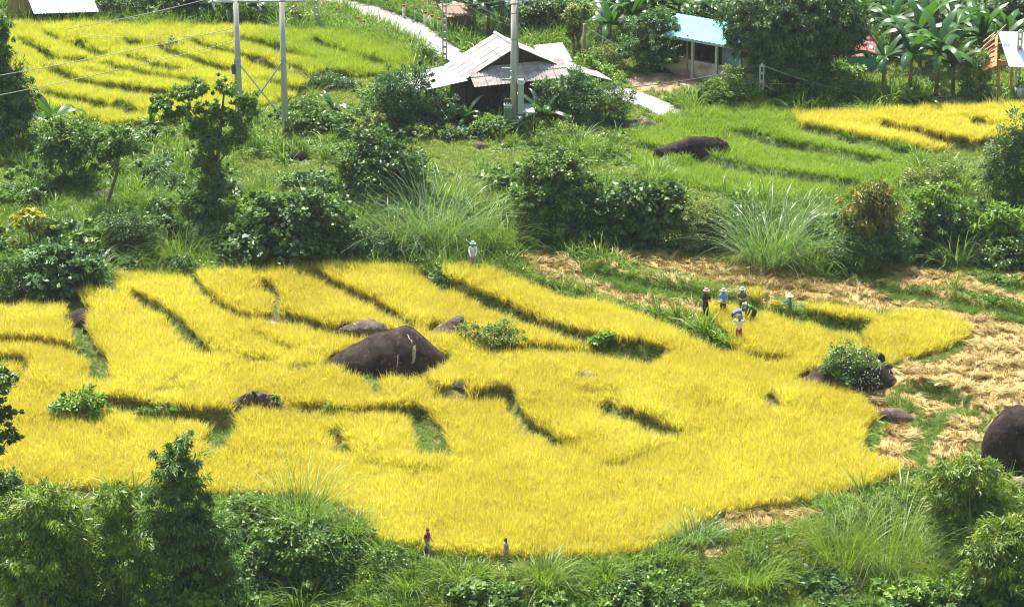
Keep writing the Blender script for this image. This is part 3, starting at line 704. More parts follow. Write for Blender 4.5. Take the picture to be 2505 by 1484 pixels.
def house_main():
    # local axes: x right along the gable front, y back along the ridge, origin on the ground under the front gable
    P, s, su = at(1254, 268); yaw = math.radians(22)
    r = thing('wooden_house', P, 'dark wooden house with a grey fibre cement roof behind the transformer pole', 'house', rz=yaw)
    ze = 2.45; apex = 4.1; hw = 3.35; d = 2.9; rid_f = -.75
    # roof sheets: left slope in three rows of five, right slope the same
    def slope(sx, rows, cols, mat, x0, z0, x1, z1, y0, y1, name, lift=0):
        for i in range(rows):
            for j in range(cols):
                a0, a1 = i / rows, (i + 1) / rows + .02; b0, b1 = j / cols, (j + 1) / cols
                ll = (rows - i) * .012 + lift
                q = lambda a, b: (x0 + (x1 - x0) * a, y0 + (y1 - y0) * b, z0 + (z1 - z0) * a + ll)
                qd = (q(a0, b0), q(a0, b1 - .004), q(a1, b1 - .004), q(a1, b0)) if sx > 0 else (q(a0, b1 - .004), q(a0, b0), q(a1, b0), q(a1, b1 - .004))
                m = MB().corr(qd, .18, .022); m.build(name, mat, r)
    slope(-1, 3, 5, 'fibro', -.03, apex, -hw, ze, rid_f, d, 'roof_sheet')
    slope(1, 3, 5, 'fibro', .03, apex, hw, ze, rid_f, d, 'roof_sheet')
    for j in range(6):
        y0 = rid_f + (d - rid_f) * j / 6; MB().tube([(0, y0, apex + .04), (0, y0 + (d - rid_f) / 6 + .05, apex + .05)], .12, 8).build('ridge_cap', 'fibro', r)
    # left lean-to, right lean-to
    slope(-1, 2, 4, 'bright_sheet', -hw + .05, ze - .06, -hw - 3.2, ze - .4, rid_f - .15, d - .1, 'lean_to_sheet')
    slope(1, 2, 4, 'fibro', hw - .05, ze - .06, hw + 3.0, ze - 1.1, rid_f + .2, d - .2, 'lean_to_sheet')
    # skirt roof across the front gable, two rows
    for j in range(7):
        x0 = -hw + .2 + j * (2 * hw - .4) / 7; x1 = x0 + (2 * hw - .4) / 7 - .01
        MB().corr(((x0, -1.02, 2.62), (x1, -1.02, 2.62), (x1, -.42, 3.02), (x0, -.42, 3.02)), .2, .028).build('skirt_sheet', 'fibro_old', r)
        MB().corr(((x0, -1.62, 2.16), (x1, -1.62, 2.16), (x1, -.94, 2.64), (x0, -.94, 2.64)), .2, .028).build('skirt_sheet', 'fibro_old', r)
    # gable boards and front wall planks
    n = 22
    for k in range(n):
        x0 = -3.0 + k * 6.0 / n; x1 = x0 + 6.0 / n - .015; xm = (x0 + x1) / 2; top = ze + (apex - ze) * (1 - abs(xm) / hw) - .12
        MB().box((xm, -.10 + (k % 2) * .012, (2.5 + top) / 2), (x1 - x0, .035, max(top - 2.5, .1))).build('gable_board', 'wood_red', r)
    n = 30
    for k in range(n):
        x0 = -3.0 + k * 6.0 / n; x1 = x0 + 6.0 / n - .012; xm = (x0 + x1) / 2
        MB().box((xm, -.05 + (k % 3) * .01, 1.25), (x1 - x0, .04, 2.5)).build('wall_plank', 'wood_red' if abs(xm - .6) < 1.6 else 'wood_dark', r)
    for sgn in (-1, 1):
        for k in range(14):
            y0 = .02 + k * 2.7 / 14; MB().box((sgn * 3.02, y0 + .1, 1.25), (.04, .185, 2.5)).build('wall_plank', 'wood_dark', r)
    MB().box((0, 2.75, 1.25), (6.0, .05, 2.5)).build('back_wall', 'wood_dark', r)
    for x in (-3.1, -1.1, 1.1, 3.1): MB().tube([(x, -.5, -.3), (x, -.5, 2.5)], .09, 8).build('post', 'wood_dark', r)
    MB().beam((-3.1, -.5, 2.48), (3.1, -.5, 2.48), .1, .14).build('eave_beam', 'wood_dark', r)
    for x, y in ((-5.2, -.4), (-5.2, 1.2), (-5.2, 2.6), (-4.2, -.5), (5.7, .1), (5.7, 2.5)): MB().tube([(x, y, -.8), (x, y, 2.2 if x < 0 else 1.5)], .07, 8).build('porch_post', 'wood_dark', r)
    for sgn in (-1, 1):
        MB().beam((sgn * .02, rid_f + .03, apex - .06), (sgn * hw, rid_f + .03, ze - .08), .04, .12).build('barge_board', 'wood_dark', r)
    # arch drawn over the big door
    pts = [(0.6 + 1.5 * math.cos(a), -.09, .55 + 1.5 * math.sin(a)) for a in np.linspace(0, math.pi, 15)]
    MB().tube(pts, .035, 6).build('door_arch', 'wood_dark', r)
    # rear roof piece seen over the right slope
    P2, s2, _ = at(1350, 205)
    r2 = thing('shed', P2 + np.array([0, 1.2, -.75]), 'shed whose corrugated roof peeks over the right slope of the wooden house', 'shed', rz=yaw)
    for k in range(4):
        x0 = -.9 + k * .5; MB().corr(((x0, -.8, 2.0), (x0 + .49, -.8, 2.0), (x0 + .49, .9, 2.8), (x0, .9, 2.8)), .22, .03).build('roof_sheet', 'fibro', r2)
    MB().box((.05, .1, .9), (1.7, 1.5, 1.9)).build('wall', 'wood_dark', r2)
    # barrel under the porch
    p = r.matrix_basis @ Vector((-4.45, .3, 0)); zz = float(H(p.x, p.y))
    b = thing('barrel', (p.x, p.y, zz), 'pale plastic barrel standing under the left porch of the wooden house', 'barrel')
    MB().lathe([(.30, 0), (.34, .1), (.35, .5), (.34, .9), (.29, 1.0)], (0, 0, 0), 16).build('body', 'barrel', b, True); MB().lathe([(.2, 1.0), (.2, 1.05)], (0, 0, 0), 12).build('lid', 'barrel', b)
house_main()

def house_blue():
    P, s, su = at(1725, 198); yaw = math.radians(-37)
    r = thing('farm_building', P, 'long open sided building with a blue green metal roof and stained low wall', 'building', rz=yaw)
    L0, L1 = -3.7, 4.6; D = 3.0; he = 2.75; hb = 3.15
    n = 9
    for k in range(n):
        x0 = L0 - .4 + k * (L1 - L0 + .4) / n; x1 = x0 + (L1 - L0 + .4) / n - .006
        MB().corr(((x0, -.7, he), (x1, -.7, he), (x1, D, hb), (x0, D, hb)), .3, .018).build('roof_sheet', 'blue_sheet', r)
    MB().beam((L0 - .4, -.70, he - .1), (L1, -.70, he - .1), .05, .12).build('eave_beam', 'steel', r)
    MB().box(((L0 + 2.6) / 2, 0, .45), (2.6 - L0, .2, 1.5)).build('low_wall', 'plaster', r)
    MB().box((L0, D / 2, .45), (.2, D - .25, 1.5)).build('low_wall', 'plaster', r)
    MB().box((3.6, -.02, .3), (1.9, .2, 1.0)).build('low_wall', 'plaster', r)
    for k, x in enumerate((-3.1, -.9, .9, 2.65, 4.5)): MB().box((x, -.12, 1.25), (.17, .17, 3.0)).build('post', 'post_white', r)
    MB().box(((L0 + 2.2) / 2, D - .1, 1.2), (2.2 - L0, .1, 3.4)).build('back_wall', 'wood_red', r)
    for k in range(5):
        x0 = 1.1 + k * .66; MB().box((x0 + .33, .16 + .02 * (k % 2), 1.45), (.655, .03, 2.6)).build('wall_panel', 'teal' if k in (1, 2) else 'blue_wall', r)
    MB().box((1.0, D - .35, 1.4), (1.3, .08, 2.2)).build('partition', 'wood_dark', r)
    p = r.matrix_basis @ Vector((1.9, -.05, 1.2))
    f = thing('cloth_bundle', (p.x, p.y, p.z), 'small red cloth left on the stained low wall', 'cloth'); MB().lathe([(.05, 0), (.14, .05), (.12, .14), (.04, .2)], (0, 0, 0), 9).build('cloth', 'red', f, True)
house_blue()

def hut_right():
    P, s, su = at(2445, 240); yaw = math.radians(-8)
    r = thing('open_hut', P, 'open timber hut with orange posts and ribbed white roof at the right edge', 'hut', rz=yaw)
    for k in range(5):
        x0 = -.45 + k * .75; MB().corr(((x0 + .85, -1.2, 2.35), (x0 + 1.6, -1.2, 2.35), (x0 + .85, .85, 4.05), (x0 + .1, .85, 4.05)), .25, .03).build('roof_sheet', 'zinc', r)
    for k in range(7):
        f = k / 6; MB().beam((-.5 - .55 * (1 - f) * 0 + .0, .85 - f * 2.0, 3.95 - f * 1.65), (-1.15, .85 - f * 2.0, 3.35 - f * 1.3), .22, .035).build('eave_board', 'wood_new', r)
    MB().slab(((-1.25, -1.1, 2.05), (-.35, -1.25, 2.4), (-.3, .9, 3.95), (-1.25, .6, 2.9)), .05).build('side_roof', 'wood_new', r)
    for x, y, z in ((-.15, -.6, 2.6), (.65, -.2, 3.0), (-.15, 1.2, 3.2), (3.2, -.6, 2.6)): MB().box((x, y, z / 2 - .2), (.15, .15, z + .4)).build('post', 'wood_new', r)
    MB().beam((-1.2, -.7, 2.1), (.9, -.6, 2.55), .1, .14).build('brace_beam', 'wood_new', r); MB().beam((-.15, -.6, 1.7), (-.8, -.6, 2.25), .07, .07).build('brace', 'wood_new', r)
    MB().beam((-.2, -.6, 2.5), (3.3, -.6, 2.5), .09, .14).build('beam', 'wood_new', r)
    p, s, su = at(2497, 246)
    t = thing('water_tank', p, 'pale plastic tub on the ground beside the right open hut', 'tub'); MB().lathe([(.35, 0), (.42, .3), (.45, .85), (.42, .88)], (0, 0, 0), 16).build('body', 'barrel', t, True)
hut_right()

def hut_left():
    P, s, su = at(130, 55); yaw = math.radians(8)
    r = thing('field_hut', P, 'small plank hut with two white tin roofs above the upper left rice', 'hut', rz=yaw)
    for k in range(5):
        x0 = -1.75 + k * .86; MB().corr(((x0 + .55, -1.3, .95), (x0 + 1.38, -1.3, .95), (x0 + .86, .5, 2.0), (x0 + .03, .5, 2.0)), .22, .025).build('roof_sheet', 'zinc', r)
    for k in range(6):
        x0 = -3.4 + k * .85; MB().corr(((x0, .4, 1.85), (x0 + .84, .4, 1.85), (x0 + .84, 2.6, 2.25), (x0, 2.6, 2.25)), .22, .025).build('back_roof_sheet', 'zinc', r)
    for k in range(9):
        x0 = -2.9 + k * .17; MB().box((x0 + .08, .2 + .012 * (k % 2), .65), (.16, .03, 2.0)).build('wall_plank', 'wood_grey', r)
    MB().box((.6, 1.6, .6), (3.6, .05, 2.0)).build('back_wall', 'wood_dark', r)
    for x in (-.9, 1.1, 2.9): MB().tube([(x, -1.1, -.4), (x, -1.1, .95)], .04, 6).build('post', 'wood_pole', r)
hut_left()

def small_sheds():
    P, s, su = at(1120, 80); r = thing('shed', P, 'little grey board shed under a rusty roof beside the far road', 'shed', rz=.35)
    for k in range(6): MB().box((-.55 + k * .22, 0, .6), (.21, .04, 1.5)).build('wall_plank', 'wood_grey', r)
    MB().box((-.66, .5, .6), (.04, 1.0, 1.5)).build('side_wall', 'wood_dark', r); MB().box((.66, .5, .6), (.04, 1.0, 1.5)).build('side_wall', 'wood_dark', r)
    for k in range(3): MB().corr(((-1.0 + k * .7, -.5, 1.25), (-.31 + k * .7, -.5, 1.25), (-.31 + k * .7, 1.2, 1.75), (-1.0 + k * .7, 1.2, 1.75)), .2, .025).build('roof_sheet', 'wood_grey', r)
    P, s, su = at(2065, 172); r = thing('teal_house', P + np.array([0, 1.2, -.45]), 'teal walled house with a red tile roof half hidden behind bananas', 'house', rz=.1)
    MB().box((0, 0, .4), (4.2, 3.0, 2.2)).build('wall', 'teal', r)
    for k in range(5): MB().corr(((-2.4 + k * .96, -1.8, 1.5), (-1.45 + k * .96, -1.8, 1.5), (-1.45 + k * .96, 1.6, 1.95), (-2.4 + k * .96, 1.6, 1.95)), .2, .03).build('roof_tile_course', 'redroof', r)
    MB().box((-.9, -1.51, .7), (.8, .06, .8)).build('window', 'black', r)
    P, s, su = at(2255, 60); r = thing('red_roof_house', P + np.array([-1.0, 4.0, 0]), 'house with a dark red roof far behind the big dark tree', 'house')
    MB().box((0, 0, 1.2), (3.0, 3.0, 2.4)).build('wall', 'wood_dark', r); MB().slab(((-2, -2, 2.3), (2, -2, 2.3), (2, .3, 3.4), (-2, .3, 3.4)), .08).build('roof', 'redroof', r)
small_sheds()

# ------------------------------------------------------------------ poles, wires, markers, fence
def insul(parent, p, axis=(0, 0, 1), h=.28, mat='porcelain'):
    ax = Vector(axis).normalized(); m = MB(); pts = []; rad = []
    for k in range(9): pts.append(Vector(p) + ax * (h * k / 8)); rad.append(.075 if k % 2 else .04)
    return m.tube(pts, rad, 8).build('insulator', mat, parent, True)

def hframe():
    a, s, su = at(588, 332); b, s2, su2 = at(695, 346); b[1] = a[1] + .3; b[2] = float(H(b[0], b[1]))
    r = thing('electric_pole', (a + b) / 2, 'pair of round concrete poles joined by a steel crossarm and crossed braces', 'pole')
    o = np.array(r.location); A = Vector(a - o); B = Vector(b - o); ht = (332 - 8) / su
    zt = ht + .0
    for q, lab in ((A, 0), (B, 0)): MB().tube([q + Vector((0, 0, -.5)), q + Vector((0, 0, zt + .5 - q.z * 0))], [.215, .15], 14).build('shaft', 'concrete', r, True)
    zc = zt - .05
    MB().beam((A.x - 1.5, A.y - .16, zc), (B.x + 1.5, B.y - .16, zc), .09, .1).build('crossarm', 'steel', r)
    zcol = (332 - 152) / su
    mid = (A + B) / 2; mid.z = zcol - (250 - 152) / su
    for q0, q1 in ((A, B), (B, A)):
        p0 = Vector((q0.x, q0.y - .14, zcol)); p1 = Vector((q1.x, q1.y - .14 - (.05 if q0 is A else .12), .9)); MB().tube([p0, p1], .045, 6).build('brace', 'steel', r)
        MB().lathe([(.2, 0), (.2, .09)], (q0.x, q0.y, zcol - .04), 14).build('collar', 'steel', r)
    for x in (A.x - 1.35, (A.x + B.x) / 2, B.x + 1.35):
        insul(r, (x, A.y - .16, zc - .06), (.35, -.2, -.9), .45); insul(r, (x, A.y - .16, zc + .06), (0, 0, 1), .3)
    MB().box((A.x + .02, A.y - .3, .35), (.3, .22, .5)).build('ground_box', 'black', r)
    MB().tube([(A.x - .2, A.y - .1, .4), (A.x - .22, A.y - .12, 2.2), (A.x - .17, A.y - .14, zcol + .2)], .02, 5).build('ground_cable', 'wire_dark', r)
    MB().lathe([(.09, 0), (.13, .25), (.13, .5), (.07, .6)], (A.x - .26, A.y - .08, zcol - .75), 8).build('cable_coil', 'wire_dark', r)
    for q, z in ((B, .75),):
        pl = MB().box((q.x + .01, q.y - .185, z), (.24, .012, .62)).build('number_plate', 'white', r)
        for k in range(4): MB().box((q.x + .01, q.y - .195, z + .2 - k * .13), (.10, .008, .07)).build('plate_mark', 'black', pl)
    return r, A + Vector(o), B + Vector(o), zt
HP, HA, HB, HT = hframe()

def tpole():
    P, s, su = at(1257, 318)
    r = thing('transformer_pole', P, 'tall round concrete pole carrying a transformer and cabinets before the wooden house', 'pole')
    z = lambda v: (318 - v) / su
    x = lambda u: (u - 1257) / s
    MB().tube([(0, 0, -.5), (0, 0, z(-12))], [.235, .16], 16).build('shaft', 'concrete', r, True)
    for v in (38, 100, 180, 193, 257): MB().lathe([(.19, 0), (.19, .07)], (0, 0, z(v)), 14).build('collar', 'steel', r)
    for dy in (-.18, .18): MB().box((0, dy, z(14)), (.95, .07, .09)).build('crossarm', 'steel', r)
    for u in (1245, 1268, 1283): insul(r, (x(u), -.22, z(12)), (0, 0, 1), .42)
    MB().box((x(1287), -.1, z(12)), (.3, .3, .25)).build('switch', 'wire_dark', r)
    MB().tube([(.22, -.05, z(20)), (.23, -.05, z(185))], .045, 8).build('conduit', 'steel', r)
    MB().box((x(1274), -.12, z(236)), (.36, .34, (268 - 205) / su + .5)).build('cabinet', 'cabinet', r)
    MB().box((x(1274), -.12, z(204) + .05), (.42, .40, .06)).build('cabinet_roof', 'white', r)
    # bracket with two fuse holders on the left
    for v in (168, 195): MB().box((x(1238), -.1, z(v)), (.52, .08, .10)).build('bracket_arm', 'steel', r)
    MB().box((x(1233), -.1, z(181)), (.06, .06, .8)).build('bracket_upright', 'steel', r)
    for v in (172, 188): insul(r, (x(1249), -.2, z(v)), (.3, 0, -.9), .3)
    # platform with diagonal braces
    zp = z(291)
    for dy in (-.35, .35): MB().box((x(1262), dy, zp), (1.95, .09, .1)).build('platform_beam', 'steel', r)
    for x0 in (-.8, -.3, .35, 1.0): MB().box((x0, 0, zp + .01), (.08, .75, .08)).build('platform_joist', 'steel', r)
    for x0 in (-.75, 1.0):
        for dy in (-.35, .35): MB().tube([(x0, dy, zp - .04), (x0 * .15, dy * .5, .25)], .035, 6).build('brace', 'steel', r)
    # transformer on the left
    t = MB().box((x(1243), -.1, zp + .52), (.52, .55, .85)).build('transformer_tank', 'tank', r)
    for k in range(6): MB().box((x(1243) - .21 + k * .084, -.42, zp + .5), (.03, .1, .65)).build('cooling_fin', 'tank', t)
    for k in range(3): insul(t, (x(1243) - .15 + k * .15, -.1, zp + .95), (0, 0, 1), .36, 'insul_brown')
    # the tilted tray with uprights on the right
    MB().slab(((x(1278), -.5, zp + .55), (x(1308), -.5, zp + .55), (x(1311), .3, zp + .85), (x(1282), .3, zp + .85)), .1).build('tray', 'cabinet', r)
    for u, lean in ((1280, -.05), (1307, .0)): MB().tube([(x(u), -.3, zp + .1), (x(u) + lean, -.2, zp + 1.45)], .045, 6).build('tray_upright', 'steel', r)
    for u in (1283, 1311): MB().box((x(u), -.35, zp + .25), (.1, .1, .42)).build('tray_foot', 'wire_dark', r)
    pl = MB().box((.0, -.215, z(303)), (.30, .015, .48)).build('warning_plate', 'white', r)
    MB().lathe([(.02, 0), (.06, .02), (.06, .07), (.03, .1)], (.0, -.225, z(303) + .02), 8).build('plate_mark', 'black', pl)
    MB().box((0, -.226, z(303) - .1), (.14, .008, .03)).build('plate_mark', 'black', pl)
    return r, Vector(P), z
TP, TPP, TZ = tpole()

def slotpole(label, u, vb, vt, wd=.30, group=None):
    P, s, su = at(u, vb); h = (vb - vt) / su; r = thing('slotted_pole', P, label, 'pole', group)
    m = MB(); w = wd
    for sx in (-1, 1): m.box((sx * w * .36, 0, h / 2 - .25), (w * .28, .16, h + .5))
    m.build('shaft', 'concrete', r); n = int(h / .45); m = MB()
    for k in range(n + 1):
        m.box((0, .003, k * h / max(n, 1)), (w * .46, .15, .16))
    m.build('rungs', 'concrete', r)
    MB().box((0, .002, h * .98), (w * .99, .155, .12)).build('cap', 'concrete', r)
    return r, Vector(P), h
S1 = slotpole('slotted concrete pole on the road bank above the upper left rice', 775, 72, -60)
S2 = slotpole('slotted concrete pole in grass where the far road meets the grey house roof', 1088, 148, -50)
S3 = slotpole('slotted concrete pole at the edge of the bright green field, by the bamboo fence', 1861, 257, 160)
S4 = slotpole('slotted concrete pole before the ribbed white roof at the right edge', 2486, 246, 78)
P, s, su = at(1427, 165); SM = thing('wooden_pole', P, 'weathered wooden pole among shrubs right of the wooden house', 'pole'); MB().tube([(0, 0, -.3), (.02, 0, 1.2), (.05, 0, 106 / su)], [.13, .12, .09], 9).build('shaft', 'wood_grey', SM, True)
MB().box((.05, 0, 104 / su), (.3, .06, .06)).build('crosspiece', 'wood_grey', SM)
for i, (u, vb, vt, lab) in enumerate([(1680, 190, 86, 0), (1767, 200, 62, 1)]):
    P, s, su = at(u, vb); r = thing('thin_pole', P, ['thin grey post in the yard of the blue roofed building', 'thin dark pole standing before the blue green roof'][i], 'pole'); MB().tube([(0, 0, -.3), (0, 0, (vb - vt) / su)], .06, 7).build('shaft', 'wood_grey', r)

def wire(label, p0, p1, sag, rad=.022, mat='wire', n=18):
    p0, p1 = Vector([float(c) for c in p0]), Vector([float(c) for c in p1]); pts = []
    for k in range(n + 1):
        t = k / n; p = p0.lerp(p1, t); p.z -= sag * 4 * t * (1 - t); pts.append(p)
    o = MB().tube(pts, rad, 5).build('wire', mat); return tag(o, label, 'wire')
yA = HA.y - .2
wire('upper of the two plain wires running left from the twin pole above the tall tree', (HA.x, yA, HA.z + (332 - 73) / 38.6), at_y(-120, 205, yA - 4), .15)
wire('lower of the two plain wires running left from the twin pole', (HA.x, yA, HA.z + (332 - 105) / 38.6), at_y(-120, 256, yA - 5), .15)
zc = HA.z + HT
wire('wire leaving the crossarm towards the small plank hut', (HA.x - 1.35, yA, zc + .2), at_y(160, 72, yA + 6), .1, .02)
wire('thin wire crossing the far dark shrubs left of the twin pole', (HA.x, yA, zc - 1.8), at_y(200, 84, yA + 9), .3, .016)
wire('wire joining the twin pole crossarm with the top of the transformer pole', (HB.x + 1.35, yA, zc + .2), (TPP.x - .3, TPP.y - .2, TPP.z + TZ(4)), .5, .016)
p3 = S3[1] + Vector((0, 0, S3[2])); pSM = Vector(SM.location) + Vector((.05, 0, 2.75))
g = at(1722, 190)[0]
wire('thick grey cable sagging from the wooden pole to the ground before the blue building', pSM, (g[0], g[1], g[2] + .15), .55, .035)
wire('dark cable hanging left from the slotted pole over the road end', p3, Vector(at_y(1395, 222, p3.y + 1)), .35, .03, 'wire_dark')
e = at(2330, 246)[0]
wire('grey cable sagging right from the slotted pole above the bamboo fence', p3, (e[0], e[1], e[2] + .3), .75, .028)
wire('thin wire from the right slotted pole down to the open hut', S4[1] + Vector((0, 0, S4[2] * .75)), Vector(at_y(2270, 140, S4[1].y + 2)), .1, .016, 'wire_dark')
for k, dz in enumerate((0, .35)):
    wire(['upper', 'lower'][k] + ' thin wire from transformer pole towards the far left slotted pole', TPP + Vector((0, -.1, TZ(55) - dz)), S2[1] + Vector((0, 0, S2[2] - .4 - dz)), .25, .014, 'wire_dark')
wire('thin wire from the wooden pole to the blue green roof', pSM, Vector(at_y(1640, 95, pSM.y + 3)), .3, .016)
a = at(2263, 248)[0]; b = at_y(2462, 60, a[1] + 1.2)
o = MB().tube([Vector(a), Vector((a + b) / 2) + Vector((.05, 0, -.08)), Vector(b)], [.06, .05, .035], 7).build('bamboo_prop', 'wood_pole', None, True); tag(o, 'long bamboo pole leaning diagonally before the bananas at the right', 'bamboo pole')

def fence():
    a, s, su = at(1882, 256); b, _, _ = at(2085, 252); r = thing('bamboo_fence', a, 'rickety bamboo rail fence sagging along the top edge of the green field', 'fence'); o = np.array(a)
    P = lambda u, v: Vector(at_y(u, v, a[1] + .2 + (u - 1882) / 203 * .6) - o)
    MB().tube([P(1868, 205), P(1960, 206), P(2077, 199)], .035, 6).build('rail', 'wood_pole', r)
    MB().tube([P(1868, 207), P(1895, 222), P(1935, 228), P(2020, 231), P(2112, 232)], [.06, .055, .05, .045, .035], 7).build('sagging_rail', 'wood_pole', r)
    MB().tube([P(1900, 221), P(1960, 236), P(2060, 240)], .03, 5).build('rail', 'wood_pole', r)
    for u, v0, v1 in ((1884, 257, 205), (1928, 257, 226), (1952, 256, 206), (2037, 256, 202), (2000, 256, 228), (2090, 254, 230), (2130, 250, 228)):
        MB().tube([P(u, v0 + 6), P(u + 1, v1)], .04, 6).build('post', 'wood_pole', r)
    for k in range(7): MB().tube([P(1905 + k * 26, 236 + k % 3 * 3), P(1930 + k * 27, 222 + (k * 7) % 11)], .018, 5).build('twig', 'dead', r)
fence()

def marker(u, vb, label, h=.75):
    P, s, su = at(u, vb); r = thing('road_marker', P, label, 'road marker', 'white road marker posts with red tops', rz=.3)
    MB().box((0, 0, h / 2 - .15), (.17, .17, h + .0)).build('post', 'white', r); MB().box((0, 0, h - .15 + .07), (.175, .175, .14)).build('red_top', 'red', r)
for k, (u, v) in enumerate([(728, 17), (795, 31), (826, 45), (876, 68), (888, 76)]):
    marker(u, v, 'red topped marker on the near side of the road, ' + ['by the twin pole top', 'by the left slotted pole', 'right of the left slotted pole', 'left one of the close pair', 'right one of the close pair'][k])
for k, (u, v) in enumerate([(988, 45), (1017, 52), (1040, 62), (1057, 70), (1073, 78), (1093, 84)]):
    marker(u, v, 'red topped marker on the far side of the road, ' + ['highest up the road', 'second down the road', 'left of the white bag', 'right of the white bag', 'nearly at the slotted pole', 'hidden beside the slotted pole'][k], .95)
P, s, su = at(1052, 56); o = mk('plastic_bag', *rock_mesh(.75, .6, .5, ROUND, 77, .15), M['bag'], smooth=True); o.location = Vector(P); tag(o, 'white plastic sack lying behind the road markers', 'bag')
for nm, u, v, mt, lab in (('blue_bag', 2096, 662, 'bluebag', 'bright blue bag hanging in shrubs over the cut field'), ('teal_bag', 2085, 674, 'tealbag', 'teal bag lying in the grass under the blue bag')):
    P, s, su = at(u, v); V, F = rock_mesh(.26, .24, .26, ROUND, 78, .12, 14, 10, .05); o = mk(nm, V, F, M[mt], smooth=True); o.location = Vector(P) + Vector((0, -.2, .2 if nm == 'blue_bag' else .02)); tag(o, lab, 'bag')

# ------------------------------------------------------------------ plants
LEAFTYPE = {  # length, width, cluster radius m, leaves per cluster, down-droop
 'broad': (.22, .13, .42, 42, .25), 'small': (.13, .075, .36, 46, .15), 'big': (.32, .24, .5, 34, .35), 'bamboo': (.34, .075, .45, 50, .45),
 'feather': (.20, .07, .5, 60, .1), 'drop': (.30, .085, .42, 44, .7), 'sparse': (.24, .12, .34, 34, .3), 'ginger': (.7, .16, .6, 16, .3)}
def foliage(blobs, kind, rng, dens=1.0):
    L, Wd, cr, npc, droop = LEAFTYPE[kind]; CC = []; OO = []; RR = []
    for (c, rad) in blobs:
        rad = np.array(rad); A = 4 * np.pi * (((rad[0] * rad[1]) ** 1.6 + (rad[0] * rad[2]) ** 1.6 + (rad[1] * rad[2]) ** 1.6) / 3) ** (1 / 1.6)
        k = max(5, int(A / (cr * cr * 1.5) * dens)); n = unit(rng.normal(0, 1, (k, 3)))
        far = rng.uniform(0, 1, (k, 1)) < .12; q = n * np.where(far, rng.uniform(1.15, 1.5, (k, 1)), rng.uniform(.55, 1.18, (k, 1))) * rad; ki = max(2, k // 5); n2 = unit(rng.normal(0, 1, (ki, 3))); q2 = n2 * rng.uniform(.15, .6, (ki, 1)) * rad
        CC.append(np.concatenate([q, q2]) + np.array(c)); OO.append(np.concatenate([n, n2])); RR.append(np.concatenate([np.where(far[:, 0], .5, 1.0), np.ones(ki)]) * min(cr, rad.min() * .6))
    CC = np.concatenate(CC); OO = np.concatenate(OO); RR = np.concatenate(RR); K = len(CC)
    cs = rng.uniform(.5, 1.5, K); ct = rng.uniform(0, 1, K)
    id_ = np.repeat(np.arange(K), npc); n = len(id_)
    r = unit(rng.normal(0, 1, (n, 3))) * (rng.uniform(0, 1, (n, 1)) ** .5)
    pos = CC[id_] + r * (RR * cs)[id_][:, None] * np.array([1, 1, .72])
    D = r * .8 + OO[id_] * .55 + rng.normal(0, .45, (n, 3)); D[:, 2] -= droop * 1.3
    Nn = np.array([0, 0, 1.]) * .8 + OO[id_] * .55 + rng.normal(0, .42, (n, 3))
    ls = L * rng.uniform(.65, 1.3, n); V, F = leaves(pos, D, Nn, ls, Wd * rng.uniform(.7, 1.25, n))
    return V, F, np.clip((ct[id_] ** 1.4) * .75 + rng.uniform(0, .32, n), 0, 1), CC

def plant(name, label, cat, base, blobs, pal='mid', kind='broad', trunk=.06, dens=1.0, group=None, bark='bark', depth=.85, stems=None, limbs=7, seed=None):
    """base (u, v) on the ground; blobs (u, v, half width, half height) of the crown in picture units around it"""
    rng = np.random.default_rng(int(base[0] * 13 + base[1] * 7 + len(label)) if seed is None else seed)
    P, s, su = at(*base); root = thing(name, P, label, cat, group); B = []
    for (u, v, ru, rv) in blobs:
        B.append((np.array([(u - base[0]) / s, rng.uniform(-.25, .25) * ru / s * (len(blobs) > 1), (base[1] - v) / su]), (ru / s * 1.08, max(ru / s * depth, .25), rv / su * 1.14)))
    V, F, t, CC = foliage(B, kind, rng, dens)
    g = float(H(P[0], P[1])); 
    mk('crown' if cat == 'tree' or trunk >= .1 else 'foliage', V, F, M['L_' + pal], root, {'tint': ('FACE', t)})
    if trunk:
        m = MB(); top = max(B, key=lambda b: b[0][2])[0]
        if stems is None: stems = 1 if trunk >= .1 else 4
        for k in range(stems):
            x0 = rng.uniform(-.25, .25) * (stems > 1); tgt = Vector(top) if stems == 1 else Vector(B[k % len(B)][0])
            p0 = Vector((x0, 0, -.3)); p3 = tgt; mid = p0.lerp(p3, .5) + Vector((rng.normal(0, .12), rng.normal(0, .12), 0))
            pts = [p0, p0.lerp(mid, .5), mid, mid.lerp(p3, .5), p3]; m.tube(pts, [trunk * 1.15, trunk, trunk * .8, trunk * .55, trunk * .3], 7)
            for q in rng.choice(len(CC), min(limbs, len(CC)), replace=False):
                c = Vector(CC[q]); f = min(max((c.z - p0.z) / max(p3.z - p0.z, .2) * .6, .15), .9); s0 = pts[2].lerp(p3, (f - .5) * 2) if f > .5 else p0.lerp(pts[2], f * 2)
                m.tube([s0, s0.lerp(c, .55) + Vector((0, 0, .1)), c], [trunk * .4, trunk * .25, trunk * .1], 5, False)
        m.build('trunk' if trunk >= .1 else 'stem', bark, root, True)
    return root

